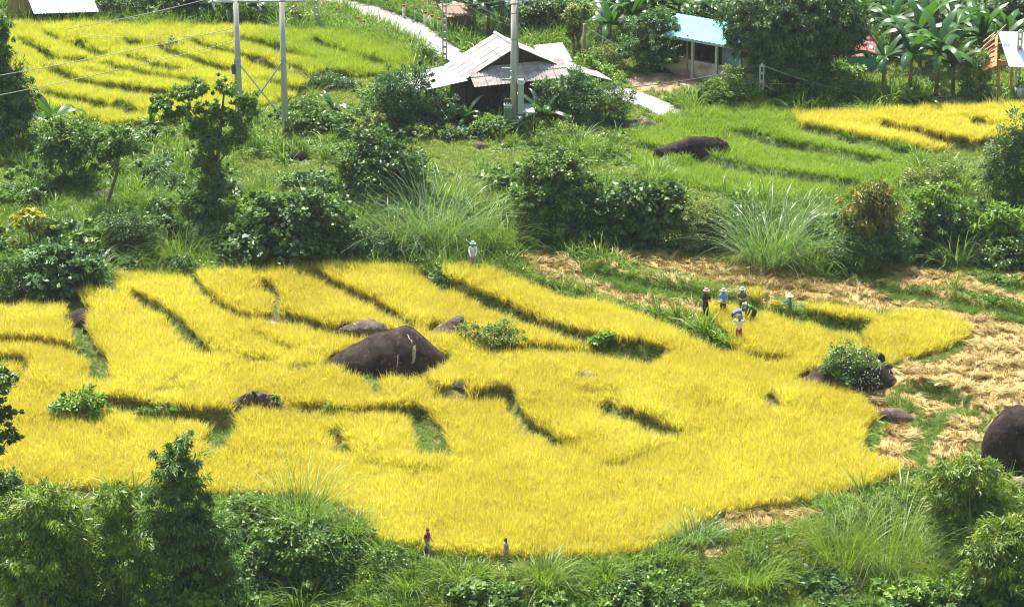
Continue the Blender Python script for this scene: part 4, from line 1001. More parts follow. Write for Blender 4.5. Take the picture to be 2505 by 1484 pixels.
def tuft(name, label, cat, u, v, wpx, hpx, n, pal='reed', width=.035, droop=(.2, .7), lean=(.03, .75), spread=.55, group=None, nseg=6, heads=False):
    rng = np.random.default_rng(int(u * 11 + v * 3)); P, s, su = at(u, v); root = thing(name, P, label, cat, group)
    R = wpx / s / 2; hh = hpx / su * 1.25; a = rng.uniform(0, 2 * np.pi, n); rr = R * spread * np.sqrt(rng.uniform(0, 1, n))
    B = np.stack([rr * np.cos(a), rr * np.sin(a) * .8, np.full(n, -.05)], -1)
    ln = rng.uniform(*lean, n); L = hh * rng.uniform(.4, 1.15, n) * (1 - .15 * ln)
    V, F, h, ns = blades(B, a + rng.normal(0, .7, n), L, ln, rng.uniform(*droop, n), rng.uniform(width * .6, width * 1.3, n), nseg, rng)
    mk('blades', V, F, M['L_' + pal], root, {'h': ('POINT', h), 'tint': ('FACE', np.repeat(rng.uniform(0, 1, n), ns))})
    if heads:
        k = n // 6; m = MB(); VV = V.reshape(n, ns + 1, 2, 3).mean(2)
        C = VV[:k, -2]; V2, F2 = leaves(C + rng.normal(0, .05, C.shape), VV[:k, -1] - VV[:k, -3], rng.normal(0, 1, C.shape), .5, .09)
        mk('plumes', V2, F2, M['flower'], root, {'tint': ('FACE', rng.uniform(0, 1, k))})
    return root

def banana(label, u, v, hpx, lpx, n=8, pal='banana', lean=0.0, up=.5, group='banana plants', seed=0, name='banana_plant'):
    rng = np.random.default_rng(int(u * 5 + v + seed)); P, s, su = at(u, v); root = thing(name, P, label, 'banana plant', group)
    h = hpx / su * .85; LL = lpx / s * 1.2; n += 3
    MB().tube([(0, 0, -.2), (lean * .3, 0, h * .5), (lean, 0, h)], [.16, .12, .08], 9).build('stem', 'bstem', root, True)
    for k in range(n):
        az = 2 * math.pi * k / n + rng.uniform(-.35, .35); L = LL * rng.uniform(.75, 1.12); el = rng.uniform(up, 1.4) if k % 3 else rng.uniform(.0, .6)
        ns = 9; ts = np.linspace(0, 1, ns + 1); pts = []; p = np.array([lean, 0, h]); ang = el
        for t in ts:
            pts.append(p.copy()); ang2 = ang - t * t * rng.uniform(1.3, 2.0) * (1.25 if el < .9 else .85)
            p = p + L / ns * np.array([math.cos(az) * math.cos(ang2), math.sin(az) * math.cos(ang2), math.sin(ang2)])
        pts = np.array(pts); side = np.array([-math.sin(az), math.cos(az), 0]); V = []; F = []; hw = L * rng.uniform(.085, .115)
        for i, t in enumerate(ts):
            w = hw * (min(t / .18, 1) ** .7) * (1 - max(0, (t - .55) / .45) ** 2.2) + .012; tear = rng.uniform(.72, 1.05); dn = np.array([0, 0, -1]) * w * .45
            V += [pts[i] - side * w * tear + dn, pts[i] - side * .012 + np.array([0, 0, .012]), pts[i] + side * .012 + np.array([0, 0, .012]), pts[i] + side * w * rng.uniform(.72, 1.05) + dn]
        for i in range(ns):
            for j in range(3): F.append((i * 4 + j, i * 4 + j + 1, i * 4 + j + 5, i * 4 + j + 4))
        mk('leaf', np.array(V), np.array(F), M['L_' + pal], root, {'tint': ('FACE', np.clip(rng.uniform(0, 1) + rng.normal(0, .12, len(F)), 0, 1))})
    return root

def bamboo(label, base, blobs, pal='bamboo', canes=9, dens=1.0):
    rng = np.random.default_rng(int(base[0] + base[1])); P, s, su = at(*base); root = thing('bamboo_clump', P, label, 'bamboo', None)
    B = [(np.array([(u - base[0]) / s, rng.uniform(-.3, .3) * ru / s, (base[1] - v) / su]), (ru / s, ru / s * .8, rv / su)) for u, v, ru, rv in blobs]
    V, F, t, CC = foliage(B, 'bamboo', rng, dens); mk('foliage', V, F, M['L_' + pal], root, {'tint': ('FACE', t)}); m = MB()
    for k in range(canes):
        c = Vector(B[k % len(B)][0]) + Vector((rng.normal(0, .3), rng.normal(0, .3), rng.uniform(0, .6) * B[k % len(B)][1][2])); p0 = Vector((rng.normal(0, .35), rng.normal(0, .3), -.3))
        m.tube([p0, p0.lerp(c, .4) + Vector((0, 0, .25)), p0.lerp(c, .75) + Vector((0, 0, .3)), c], [.04, .035, .025, .012], 6)
    m.build('canes', 'cane', root, True); return root

# --- far edge and top of the picture
bamboo('tall dense bamboo thicket filling the upper left edge beside the yellow rice', (10, 358), [(15, 110, 32, 60), (42, 200, 46, 48), (30, 280, 56, 66), (5, 180, 40, 70), (60, 250, 32, 45), (20, 60, 26, 26)], 'deepbamboo', 10, .9)
banana('broad leaved banana plant at the left below the yellow rice', 128, 345, 55, 92, 10, up=.6, seed=1)
banana('small banana sapling at the lower edge of the upper left rice', 372, 322, 22, 42, 5, seed=3)
banana('banana plant with shiny leaves between the twin pole and the wooden house', 815, 286, 22, 58, 8, up=.5, seed=5)
banana('young banana in front of the left half of the dark house wall', 1140, 312, 30, 60, 6, up=.7, seed=7)
banana('tall banana right of the transformer pole with drooping leaves', 1328, 318, 45, 82, 7, up=.8, seed=9)
banana('banana tuft at the foot of the transformer pole', 1292, 322, 15, 42, 6, seed=11)
for k, (u, v, h, l, n) in enumerate([(1492, 110, 60, 85, 9), (1545, 100, 75, 90, 9), (1600, 95, 95, 85, 9), (1660, 92, 92, 80, 8), (1520, 70, 70, 85, 8), (1725, 62, 60, 70, 7)]):
    banana(['banana with wide leaves at the left end of the grove beside the layered tree', 'tall banana behind the layered tree on its left', 'banana rising straight behind the layered tree', 'banana just behind the left end of the blue green roof', 'far banana at the top of the grove above the grassy slope', 'far banana behind the middle of the blue green roof'][k], u, v, h, l, n)
for k, (u, v, h, l, n) in enumerate([(2160, 236, 110, 95, 9), (2225, 238, 120, 105, 10), (2290, 236, 130, 105, 10), (2330, 232, 90, 95, 9), (2250, 165, 110, 105, 9), (2335, 150, 95, 100, 9), (2400, 150, 70, 90, 8), (2180, 130, 90, 95, 8), (2460, 120, 45, 75, 7), (2290, 90, 60, 95, 8), (2380, 82, 40, 85, 7), (2110, 80, 60, 80, 7)]):
    banana(['leftmost front banana of the big grove, next to the teal house', 'front banana with long pale ribbed leaves, second from the left in the big grove', 'tallest front banana in the middle of the big grove', 'front banana at the right side of the big grove with a leaf hanging low', 'second row banana in the big grove above the tall front ones', 'second row banana right of the middle of the big grove', 'banana behind the leaning bamboo pole', 'second row banana just right of the teal house', 'banana behind the roof of the open hut', 'back banana at the top middle of the big grove', 'back banana at the top right of the big grove', 'back banana beside the dark red roof'][k], u, v, h, l, n)
for k, (u, v) in enumerate([(2195, 250), (2222, 250), (2268, 252)]):
    banana(['pale young banana shoot at the foot of the big grove', 'bright upright banana shoot with one glowing leaf', 'low banana shoot beside the base of the leaning bamboo pole'][k], u, v, 8, 44, 4, 'young', up=1.0)
for k, (u, v) in enumerate([(1160, 78), (1195, 82), (1228, 72)]):
    banana(['dark banana with hanging leaves right of the little grey shed', 'dark banana behind the ridge of the wooden house', 'dark banana close to the top of the transformer pole'][k], u, v, 75, 70, 8)
for k, (u, v) in enumerate([(490, 48), (560, 50), (615, 46)]):
    banana(['dark banana above the upper left rice, left of the twin pole', 'dark banana just left of the twin pole top', 'dark banana just right of the left pole top'][k], u, v, 40, 66, 8)
T = [
 # name, label, cat, base, blobs, pal, leaf, trunk, dens
 ('bush', 'dark shrub right of the small plank hut', 'bush', (265, 50), [(255, 25, 42, 24), (290, 12, 40, 34)], 'dark', 'small', .05, .7),
 ('bush', 'second dark shrub from the plank hut along the top of the rice', 'bush', (345, 48), [(340, 18, 44, 30), (380, 6, 34, 36)], 'blue', 'small', .05, .7),
 ('bush', 'dark leafy bush behind the far wires, left of the dark bananas', 'bush', (430, 48), [(425, 15, 46, 30), (455, 2, 36, 40)], 'dark', 'broad', .05, .7),
 ('bush', 'shrub with thin branches on the road side above the twin pole crossarm', 'bush', (735, 66), [(735, 36, 32, 22)], 'olive', 'sparse', .04, .35),
 ('bush', 'bushy greenery behind the upper right end of the twin pole', 'bush', (660, 55), [(655, 28, 40, 20), (690, 40, 26, 16)], 'mid', 'small', .04, .7),
 ('bush', 'small green bush at the end of the road grass beside the grey house roof', 'bush', (1045, 150), [(1045, 128, 26, 18), (1020, 138, 20, 12)], 'blue', 'small', .04, .8),
 ('bush', 'dark bush on the red bank above the far road', 'bush', (1130, 28), [(1120, 6, 40, 20), (1080, -5, 40, 18)], 'dark', 'small', .05, .6),
 ('bush', 'dark thicket at the top, right of the transformer pole', 'bush', (1310, 76), [(1300, 45, 46, 30), (1345, 52, 34, 22), (1325, 18, 50, 30)], 'dark', 'broad', .06, .7),
 ('bush', 'dark thicket at the top left of the thin yellow tree', 'bush', (1385, 72), [(1375, 40, 34, 28), (1400, 15, 34, 30)], 'blue', 'broad', .05, .7),
 ('tree', 'thin yellowish tree on the slope above the wooden pole', 'tree', (1411, 140), [(1400, 50, 26, 22), (1420, 25, 26, 24), (1405, 80, 16, 14)], 'olive', 'sparse', .09, .6),
 ('tree', 'layered tree with a bare trunk in front of the blue roofed building', 'tree', (1596, 172), [(1600, 38, 46, 14), (1575, 62, 44, 16), (1622, 66, 44, 16), (1600, 92, 70, 20), (1560, 118, 42, 20), (1625, 116, 52, 24), (1592, 132, 62, 18)], 'blue', 'feather', .14, 1.0),
 ('tree', 'large dark spreading tree covering the right end of the blue green roof', 'tree', (1915, 228), [(1830, 40, 72, 46), (1900, 30, 80, 60), (1975, 45, 66, 60), (1865, 100, 66, 42), (1940, 110, 76, 55), (1990, 130, 44, 50), (1905, 165, 60, 32), (1800, 80, 34, 30), (2040, 60, 60, 46), (2062, 108, 46, 26), (2030, 15, 56, 36), (2085, 70, 34, 30)], 'dark', 'drop', .2, 1.0),
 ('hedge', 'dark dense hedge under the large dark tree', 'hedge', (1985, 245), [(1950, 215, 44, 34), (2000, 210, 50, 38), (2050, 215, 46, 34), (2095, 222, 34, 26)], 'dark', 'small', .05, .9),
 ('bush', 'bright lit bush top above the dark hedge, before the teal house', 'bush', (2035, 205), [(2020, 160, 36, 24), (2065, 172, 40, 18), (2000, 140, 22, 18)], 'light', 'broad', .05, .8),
 ('bush', 'green shrub mass between the banana grove and the open hut', 'bush', (2385, 243), [(2375, 195, 36, 40), (2405, 215, 32, 28), (2395, 150, 30, 26)], 'mid', 'small', .05, .8),
 ('bush', 'leafy bush beside the tub at the right edge', 'bush', (2500, 244), [(2500, 200, 24, 30), (2478, 222, 16, 18)], 'light', 'small', .04, .7),
 ('tree', 'dark tree at the upper right corner behind the open hut', 'tree', (2470, 75), [(2450, 20, 50, 34), (2500, 30, 44, 40), (2420, 45, 34, 22)], 'dark', 'broad', .12, .8),
 ('bush', 'feathery bush before the posts of the blue roofed building', 'bush', (1790, 250), [(1785, 218, 52, 28), (1755, 228, 36, 20), (1800, 185, 34, 26), (1830, 222, 34, 24)], 'reed', 'feather', .04, .8),
 ('bush', 'shrubs below the slotted pole left of the bamboo fence', 'bush', (1838, 258), [(1835, 235, 28, 20)], 'mid', 'small', .03, .8),
 ('bush', 'yellow flowered bush beside the wooden pole', 'bush', (1478, 165), [(1470, 138, 34, 22), (1510, 140, 26, 20)], 'olive', 'small', .04, .7),
 ('bush', 'bright green bush just above the right lean-to roof', 'bush', (1450, 205), [(1425, 152, 24, 16), (1450, 172, 36, 20), (1482, 190, 30, 18)], 'light', 'broad', .05, .9),
 # around the wooden house
 ('tree', 'feathery blue green tree at the left corner of the wooden house', 'tree', (968, 312), [(962, 195, 40, 26), (930, 222, 42, 26), (1005, 205, 40, 26), (985, 240, 56, 30), (935, 262, 44, 28), (1030, 182, 26, 16), (1000, 275, 44, 24)], 'blue', 'feather', .1, .9),
 ('bush', 'feathery bush hiding the lower left wall of the wooden house', 'bush', (1075, 316), [(1080, 250, 42, 18), (1055, 275, 40, 20), (1098, 284, 30, 18)], 'blue', 'feather', .05, .9),
 ('bush', 'dark leafy bush against the right wall of the wooden house', 'bush', (1372, 306), [(1345, 215, 36, 20), (1400, 195, 40, 18), (1370, 245, 50, 30), (1425, 235, 44, 28), (1365, 280, 44, 24), (1420, 275, 34, 24)], 'blue', 'feather', .06, .9),
 ('bush', 'airy bush under the right lean-to roof', 'bush', (1478, 300), [(1470, 222, 38, 24), (1510, 240, 34, 24), (1462, 260, 40, 28), (1500, 272, 40, 22)], 'mid', 'feather', .04, .8),
 ('bush', 'low bush at the lower edge of the upper left rice, by the braced pole', 'bush', (802, 216), [(795, 198, 46, 16), (840, 204, 34, 13)], 'blue', 'small', .03, .9),
 ('bush', 'leafy weeds at the foot of the braced pole', 'bush', (735, 322), [(730, 298, 36, 20), (765, 292, 30, 22)], 'mid', 'broad', .03, .8),
 ('bush', 'leafy shrub below the shiny banana', 'bush', (815, 322), [(810, 302, 40, 18), (850, 298, 30, 18)], 'mid', 'broad', .03, .8),
 ('bush', 'shrub with reddish tips left of the feathery house tree', 'bush', (890, 330), [(885, 308, 40, 18), (925, 302, 30, 18)], 'olive', 'broad', .03, .8),
 ('bush', 'green shrub right behind the braced pole above the weeds', 'bush', (755, 278), [(750, 258, 44, 18), (710, 262, 28, 14)], 'mid', 'small', .03, .8),
 ('bush', 'shrub with orange tips in front of the feathery house tree', 'bush', (1040, 335), [(1035, 316, 44, 14), (1085, 320, 34, 12)], 'olive', 'small', .03, .8),
 ('bush', 'low grassy bush in front of the dark house door', 'bush', (1190, 326), [(1190, 304, 42, 18)], 'light', 'small', .03, .8),
 ('bush', 'bright grassy hummock in the slope right below the transformer pole', 'bush', (1385, 352), [(1365, 318, 36, 22), (1395, 335, 40, 18)], 'reed', 'feather', .02, .8),
 ('bush', 'small shrub on the far rice terrace left of the twin pole', 'bush', (425, 128), [(425, 106, 18, 12)], 'blue', 'small', .02, .9),
 # middle belt
 ('tree', 'many stemmed tree with dark leaves below the left banana', 'tree', (172, 462), [(150, 325, 44, 28), (190, 345, 40, 30), (130, 360, 28, 22), (215, 325, 34, 24), (165, 385, 52, 26)], 'mid', 'broad', .1, .85),
 ('tree', 'thin young tree with sparse leaves in front of the many stemmed tree', 'tree', (254, 512), [(230, 335, 32, 24), (290, 350, 40, 24), (255, 370, 44, 24), (330, 365, 24, 16), (310, 320, 26, 18), (235, 410, 20, 16)], 'mid', 'sparse', .1, .55),
 ('tree', 'tall tree with open crown and a vine covered trunk, left of the twin pole', 'tree', (516, 535), [(410, 255, 30, 13), (452, 232, 28, 16), (505, 218, 22, 20), (562, 215, 24, 20), (612, 250, 26, 15), (470, 280, 32, 16), (530, 275, 34, 18), (585, 295, 32, 16), (500, 320, 36, 22), (545, 345, 32, 22), (505, 395, 34, 34), (530, 440, 36, 34), (512, 485, 34, 30), (590, 330, 26, 20), (425, 285, 24, 14), (385, 262, 18, 12), (625, 272, 20, 16), (480, 225, 22, 14)], 'mid', 'sparse', .14, .8),
 ('bush', 'low dark shrub by the left edge of the meadow', 'bush', (90, 478), [(90, 458, 38, 18), (55, 468, 30, 14)], 'blue', 'small', .03, .9),
 ('bush', 'dark round shrub in the meadow between the thin tree and the tall tree', 'bush', (400, 462), [(395, 438, 38, 20), (430, 440, 26, 18)], 'blue', 'small', .03, .9),
 ('bush', 'big dark bush with grass plumes around it below the meadow', 'bush', (318, 632), [(310, 545, 48, 32), (335, 560, 50, 34), (300, 590, 46, 32), (350, 590, 36, 28)], 'dark', 'small', .06, .95),
 ('sapling', 'yellow leaved sapling at the left edge', 'sapling', (96, 602), [(60, 522, 26, 10), (95, 525, 30, 14), (110, 560, 24, 12), (75, 560, 18, 9), (50, 545, 12, 7)], 'yellow', 'sparse', .05, .4),
 ('tree', 'round dark tree standing above the vine mound at the centre', 'tree', (935, 490), [(930, 355, 58, 32), (890, 395, 52, 34), (975, 390, 58, 36), (930, 410, 74, 38), (915, 445, 80, 26), (985, 435, 50, 28)], 'dark', 'broad', .14, 1.0),
 ('vine_mound', 'mound of dark creepers at the back edge of the rice, left of centre', 'creepers', (705, 640), [(700, 530, 76, 44), (625, 580, 62, 40), (775, 515, 62, 46), (690, 590, 96, 40), (800, 580, 66, 50), (590, 605, 44, 28)], 'dark', 'big', .06, 1.0),
 ('bush', 'lit leafy bushes at the top left of the creeper mound', 'bush', (600, 545), [(600, 515, 44, 22), (650, 500, 40, 20)], 'light', 'broad', .03, .9),
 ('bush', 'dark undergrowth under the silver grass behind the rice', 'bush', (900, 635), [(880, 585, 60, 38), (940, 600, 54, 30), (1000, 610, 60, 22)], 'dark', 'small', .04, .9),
 ('tree', 'dense broadleaf bush tree left of the dark shrub belt', 'tree', (1352, 580), [(1340, 420, 60, 40), (1390, 425, 54, 40), (1320, 475, 66, 40), (1385, 480, 62, 44), (1345, 525, 80, 36)], 'mid', 'broad', .12, 1.0),
 ('bush', 'dark shrub belt section just right of the bush tree', 'bush', (1470, 590), [(1460, 500, 56, 36), (1500, 520, 50, 36), (1450, 550, 66, 34)], 'dark', 'broad', .06, 1.0),
 ('bush', 'broad leaved bush in the middle of the shrub belt', 'bush', (1590, 596), [(1560, 480, 54, 32), (1610, 500, 54, 38), (1570, 540, 70, 40), (1640, 475, 36, 24)], 'dark', 'big', .06, .95),
 ('bush', 'brownish tangled shrub at the right part of the shrub belt', 'bush', (1705, 604), [(1680, 520, 54, 32), (1720, 545, 50, 36), (1665, 570, 60, 28)], 'olive', 'small', .05, .9),
 ('bush', 'low dark bush left of the great silver grass', 'bush', (1765, 606), [(1760, 565, 40, 30)], 'dark', 'broad', .04, .9),
 ('tree', 'small tree with orange tinted leaf tips above the cut field', 'tree', (2118, 655), [(2140, 470, 32, 26), (2105, 495, 44, 30), (2150, 510, 42, 32), (2110, 540, 54, 32)], 'orange', 'drop', .1, 1.0),
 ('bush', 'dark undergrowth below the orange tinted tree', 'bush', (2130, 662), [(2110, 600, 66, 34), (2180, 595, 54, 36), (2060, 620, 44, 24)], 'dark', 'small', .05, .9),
 ('sapling', 'pale green broad leaved sapling right of the orange tinted tree', 'sapling', (2275, 600), [(2250, 470, 32, 22), (2300, 465, 32, 24), (2265, 510, 34, 24), (2310, 505, 24, 22), (2245, 540, 24, 18)], 'light', 'broad', .07, .55),
 ('bush', 'dark bush mass behind the pale green sapling', 'bush', (2330, 610), [(2300, 540, 54, 40), (2360, 540, 46, 40), (2250, 580, 50, 30)], 'dark', 'broad', .05, .9),
 ('tree', 'dark leafy tree mass at the right edge beside the upper rice', 'tree', (2475, 520), [(2480, 330, 44, 40), (2450, 380, 44, 40), (2500, 400, 46, 60), (2440, 440, 46, 40), (2495, 470, 44, 40)], 'dark', 'feather', .14, 1.0),
 ('bush', 'grassy bush between the green field and the right tree mass', 'bush', (2290, 470), [(2270, 430, 46, 22), (2330, 425, 40, 26), (2240, 450, 36, 18)], 'olive', 'small', .03, .8),
 ('bush', 'bright leaved bush at the right edge above the cut terrace', 'bush', (2450, 632), [(2430, 540, 46, 30), (2480, 545, 40, 36), (2455, 580, 56, 36)], 'light', 'ginger', .05, .9),
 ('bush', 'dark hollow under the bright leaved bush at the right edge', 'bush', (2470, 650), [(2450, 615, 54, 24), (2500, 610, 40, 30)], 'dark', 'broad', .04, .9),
 ('bush', 'blue green broad leaved weeds at the left end of the rice', 'bush', (150, 712), [(110, 640, 60, 28), (170, 630, 54, 28), (140, 670, 76, 28), (215, 665, 44, 26)], 'blue', 'big', .04, .85),
 ('bush', 'weed bank at the left edge above the rice', 'bush', (40, 735), [(30, 690, 60, 30), (90, 705, 54, 22), (20, 650, 46, 24)], 'mid', 'small', .03, .85),
 ('bush', 'weedy slope between the blue green weeds and the rice corner', 'bush', (245, 700), [(240, 680, 40, 20)], 'mid', 'small', .03, .85),
 # shrubs inside the fields
 ('bush', 'round green shrub on the wide grassy strip by the farmer in white', 'bush', (1105, 706), [(1075, 668, 26, 16), (1105, 685, 30, 16)], 'blue', 'small', .02, .9),
 ('bush', 'dark shrub growing over the low dark rock', 'bush', (1222, 846), [(1215, 812, 58, 20), (1150, 805, 26, 16)], 'olive', 'small', .03, .9),
 ('bush', 'single bright leafy shrub on the terrace edge right of the rock shrub', 'bush', (1472, 862), [(1470, 836, 28, 18), (1458, 828, 16, 12)], 'light', 'big', .03, .8),
 ('bush', 'flowering bush spread over the rocky mound at the right', 'bush', (2085, 950), [(2070, 868, 44, 28), (2095, 900, 54, 30), (2110, 930, 44, 22), (2045, 900, 36, 20)], 'mid', 'small', .04, .95),
 ('bush', 'broad leaved weed at the foot of the rocky mound', 'bush', (2075, 962), [(2068, 935, 28, 20)], 'blue', 'big', .03, .8),
 ('bush', 'bright green weeds covering a mound at the left of the rice', 'bush', (200, 1030), [(175, 992, 42, 22), (215, 975, 38, 22), (235, 1000, 36, 16)], 'light', 'broad', .02, .9),
 ('bush', 'weeds on the dark rock left of the stone heap', 'bush', (385, 1022), [(370, 1004, 40, 12), (420, 1000, 18, 10)], 'mid', 'small', .02, .8),
 ('bush', 'weeds growing on the long stone heap', 'bush', (635, 1012), [(640, 985, 44, 14), (600, 1000, 34, 10)], 'mid', 'small', .02, .7),
 ('bush', 'weedy knot on the terrace edge below the huge boulder', 'bush', (812, 1016), [(815, 1000, 26, 12)], 'mid', 'small', .02, .8),
]
for (nm, lab, cat, base, blobs, pal, kind, tr, dn) in T: plant(nm, lab, cat, base, blobs, pal, kind, tr, dn)
def flowers():
    P, s, su = at(2085, 950); rng = np.random.default_rng(3); C = []
    for (u, v, ru, rv) in [(2070, 868, 44, 28), (2095, 900, 54, 30), (2110, 930, 44, 22)]:
        n = unit(rng.normal(0, 1, (90, 3))); n[:, 1] = -abs(n[:, 1]); c = np.array([(u - 2085) / s, 0, (950 - v) / su]); C.append(c + n * np.array([ru / s, ru / s * .9, rv / su]) * 1.05)
    C = np.concatenate(C); V, F = leaves(C, rng.normal(0, 1, C.shape), rng.normal(0, .4, C.shape) + np.array([0, -.5, 1]), .08, .07)
    bushes = [o for o in bpy.data.objects if o.get('label', '').startswith('flowering bush')]
    mk('flowers', V, F, M['flower'], bushes[0], {'tint': ('FACE', rng.uniform(0, 1, len(F)))})['kind'] = 'stuff'
flowers()
def far_wood():
    rng = np.random.default_rng(8); B = []
    for (u0, u1, va, vb, n) in ((215, 700, 20, 44, 22), (900, 1100, -40, -8, 8), (1090, 1430, 10, 66, 22), (1430, 1830, 20, 96, 30), (2010, 2520, 20, 150, 44), (150, 2520, -70, 0, 60)):
        for k in range(n):
            f = (k + rng.uniform(0, 1)) / n; u = u0 + (u1 - u0) * f; v = rng.uniform(va, vb); p, s, su = at(u, v + 6); r = rng.uniform(.8, 1.7) * (.8 if v > 20 else 1.2)
            B.append((p + np.array([0, 1.5, r * .55]), (r * 1.2, r, r * .95)))
    V, F, t, _ = foliage(B, 'broad', rng, .42); tag(mk('far_wood', V, F, M['L_blue'], None, {'tint': ('FACE', t * .7)}), 'dark wooded thicket massed along the top of the picture', None, None, 'stuff')
far_wood()
def thicket():
    rng = np.random.default_rng(15); pr = []
    for k, pal in enumerate(('mid', 'dark', 'light', 'mid', 'blue')):
        V, F, t, _ = foliage([(np.array([0, 0, .35]), (.75, .6, .5)), (np.array([.4, .1, .25]), (.5, .5, .4))], ('small', 'broad', 'small', 'big', 'broad')[k], rng, .8)
        m = leafmat('thicket_' + pal + str(k), *PAL[pal], trans=.4, rough=.46); pr.append(proto('shrub', V, F, m, {'tint': ('FACE', t)}))
    P = []
    for (u0, u1, va, vb, n) in ((-80, 560, 560, 668, 46), (520, 1060, 560, 664, 50), (480, 1250, 430, 560, 34), (-60, 480, 420, 520, 22), (1180, 1480, 575, 600, 12), (1480, 2060, 560, 606, 26), (2000, 2600, 560, 640, 40), (640, 1300, 285, 340, 40), (-60, 420, 330, 400, 14), (-60, 900, 1330, 1560, 50), (1000, 2600, 1440, 1560, 60), (1640, 2150, 232, 262, 18)):
        for k in range(n): P.append((rng.uniform(u0, u1), rng.uniform(va, vb)))
    P = np.array(P); p = hit_with(H, P[:, 0], P[:, 1]); ok = ~pip(p[:, 0], p[:, 1], ROAD)
    for zz in Z_CUT + [Z_MAIN, Z_UL, Z_UR, Z_GREEN]: ok &= ~pip(p[:, 0], p[:, 1] , zz)
    p = p[ok]; n = len(p); sz = rng.uniform(.5, 1.5, n)
    scatter('thicket', p, np.stack([np.zeros(n), np.zeros(n), rng.uniform(0, 6.28, n)], -1), np.stack([sz, sz, sz * rng.uniform(.7, 1.2, n)], -1), rng.uniform(0, 1, n), pr, 'low tangled shrub growth filling the gaps between bushes')
thicket()
# tall grasses
G = [
 ('reeds along the rice edge below the thin young tree', 330, 655, 160, 70, 240, 'reed', .035),
 ('pale reeds on the slope between the tall tree and the creeper mound', 640, 480, 130, 60, 200, 'reed', .035),
 ('light tall grass above the centre silver grass', 1110, 480, 170, 80, 280, 'reed', .035),
 ('grass fan at the left shoulder of the creeper mound', 560, 600, 110, 80, 180, 'olive', .035),
 ('grass curtain hanging before the dark round tree', 870, 560, 120, 110, 220, 'reed', .035),
 ('green grass fringe at the front foot of the huge boulder', 930, 936, 150, 34, 150, 'reed', .03),
 ('green grass fringe at the right foot of the huge boulder', 1040, 934, 110, 34, 110, 'reed', .03),
 ('weedy tuft at the left tip of the huge boulder', 790, 920, 26, 26, 40, 'reed', .04),
 ('pale roadside grass beside the two close road markers', 905, 100, 110, 62, 220, 'reed', .04),
 ('roadside grass overhanging the road in front of its far bend', 970, 118, 110, 70, 220, 'reed', .04),
 ('roadside grass below the road, left of the grey house roof', 1010, 150, 110, 60, 220, 'reed', .04),
 ('grass on the road bank between the twin pole and the slotted pole', 690, 62, 120, 50, 180, 'reed', .04),
 ('grass on the road bank right of the slotted pole', 820, 72, 110, 46, 180, 'reed', .04),
 ('bamboo grass on the bank left of the green field pole', 1690, 262, 130, 62, 240, 'reed', .04),
 ('tall light grass at the left end of the bright green field', 1400, 372, 150, 80, 300, 'reed', .04),
 ('tall light grass right below the long black rock', 1600, 440, 170, 60, 280, 'reed', .04),
 ('great silver green grass clump at the centre above the rice', 1065, 612, 200, 205, 420, 'silver', .045),
 ('silver grass clump left of the great centre clump', 975, 618, 160, 150, 300, 'silver', .045),
 ('yellowish reed clump fanning out in front of the centre grass', 1010, 622, 150, 120, 240, 'olive', .035),
 ('green grass clump on the right side of the centre clump', 1150, 616, 170, 150, 320, 'reed', .04),
 ('tall grass left of the dense bush tree', 1230, 610, 120, 140, 240, 'reed', .035),
 ('broad silver grass fountain above the cut field', 1885, 648, 210, 190, 520, 'silver', .045),
 ('grass fountain right behind the silver fountain', 1985, 652, 160, 130, 300, 'reed', .04),
 ('silver grass below the pale green sapling', 2330, 648, 150, 105, 300, 'silver', .045),
 ('spiky grass right of the orange tinted tree', 2190, 600, 70, 75, 110, 'silver', .045),
 ('sheaf of tall straight stems left of the right tree mass', 2355, 478, 100, 110, 170, 'olive', .03),
 ('spiky cane leaves above the bright right bush', 2430, 540, 70, 95, 60, 'silver', .05),
 ('plumed grass clump right of the big dark bush', 440, 640, 150, 125, 260, 'reed', .03),
 ('plumed grass clump left of the big dark bush', 215, 640, 140, 115, 230, 'reed', .03),
 ('silvery cane grass among the blue green weeds', 230, 690, 110, 95, 180, 'silver', .04),
 ('reeds at the back edge of the rice under the tall tree', 480, 652, 110, 70, 180, 'reed', .035),
 ('reed clump right beside the vine covered trunk', 585, 560, 90, 70, 120, 'reed', .03),
]
for (lab, u, v, w, h, n, pal, wd) in G: tuft('grass_clump', lab, 'tall grass', u, v, w, h, n, pal, wd)
# --- foreground
bamboo('big rounded bamboo clump at the lower left corner', (130, 1500), [(140, 1240, 86, 48), (70, 1290, 74, 60), (190, 1300, 76, 64), (110, 1370, 100, 66), (220, 1400, 62, 60), (150, 1450, 110, 50), (30, 1400, 50, 70)], 'bamboo', 9, .8)
bamboo('lower bamboo between the big clump and the tall plume of bamboo', (320, 1500), [(300, 1215, 56, 30), (320, 1270, 52, 44), (300, 1340, 50, 56), (350, 1400, 50, 56), (290, 1440, 44, 44)], 'bamboo', 7, .75)
bamboo('tall dark plume of bamboo rising against the rice at the lower left', (470, 1510), [(462, 1100, 34, 28), (450, 1150, 60, 36), (428, 1205, 58, 30), (480, 1180, 40, 46), (440, 1270, 80, 44), (510, 1300, 80, 50), (440, 1350, 70, 50), (520, 1380, 66, 60), (450, 1430, 76, 54), (545, 1430, 40, 44)], 'deepbamboo', 9, .85)
bamboo('arching bamboo at the lower right beside the black boulder', (2375, 1365), [(2350, 1150, 74, 28), (2300, 1175, 60, 34), (2370, 1200, 74, 48), (2330, 1250, 62, 44), (2420, 1235, 50, 44), (2330, 1300, 40, 34)], 'bamboo', 8, .8)
bamboo('dark bamboo at the lower right corner', (2470, 1510), [(2460, 1300, 60, 34), (2420, 1350, 66, 48), (2490, 1350, 54, 60), (2400, 1410, 64, 46), (2470, 1430, 76, 56)], 'bamboo', 8, .85)
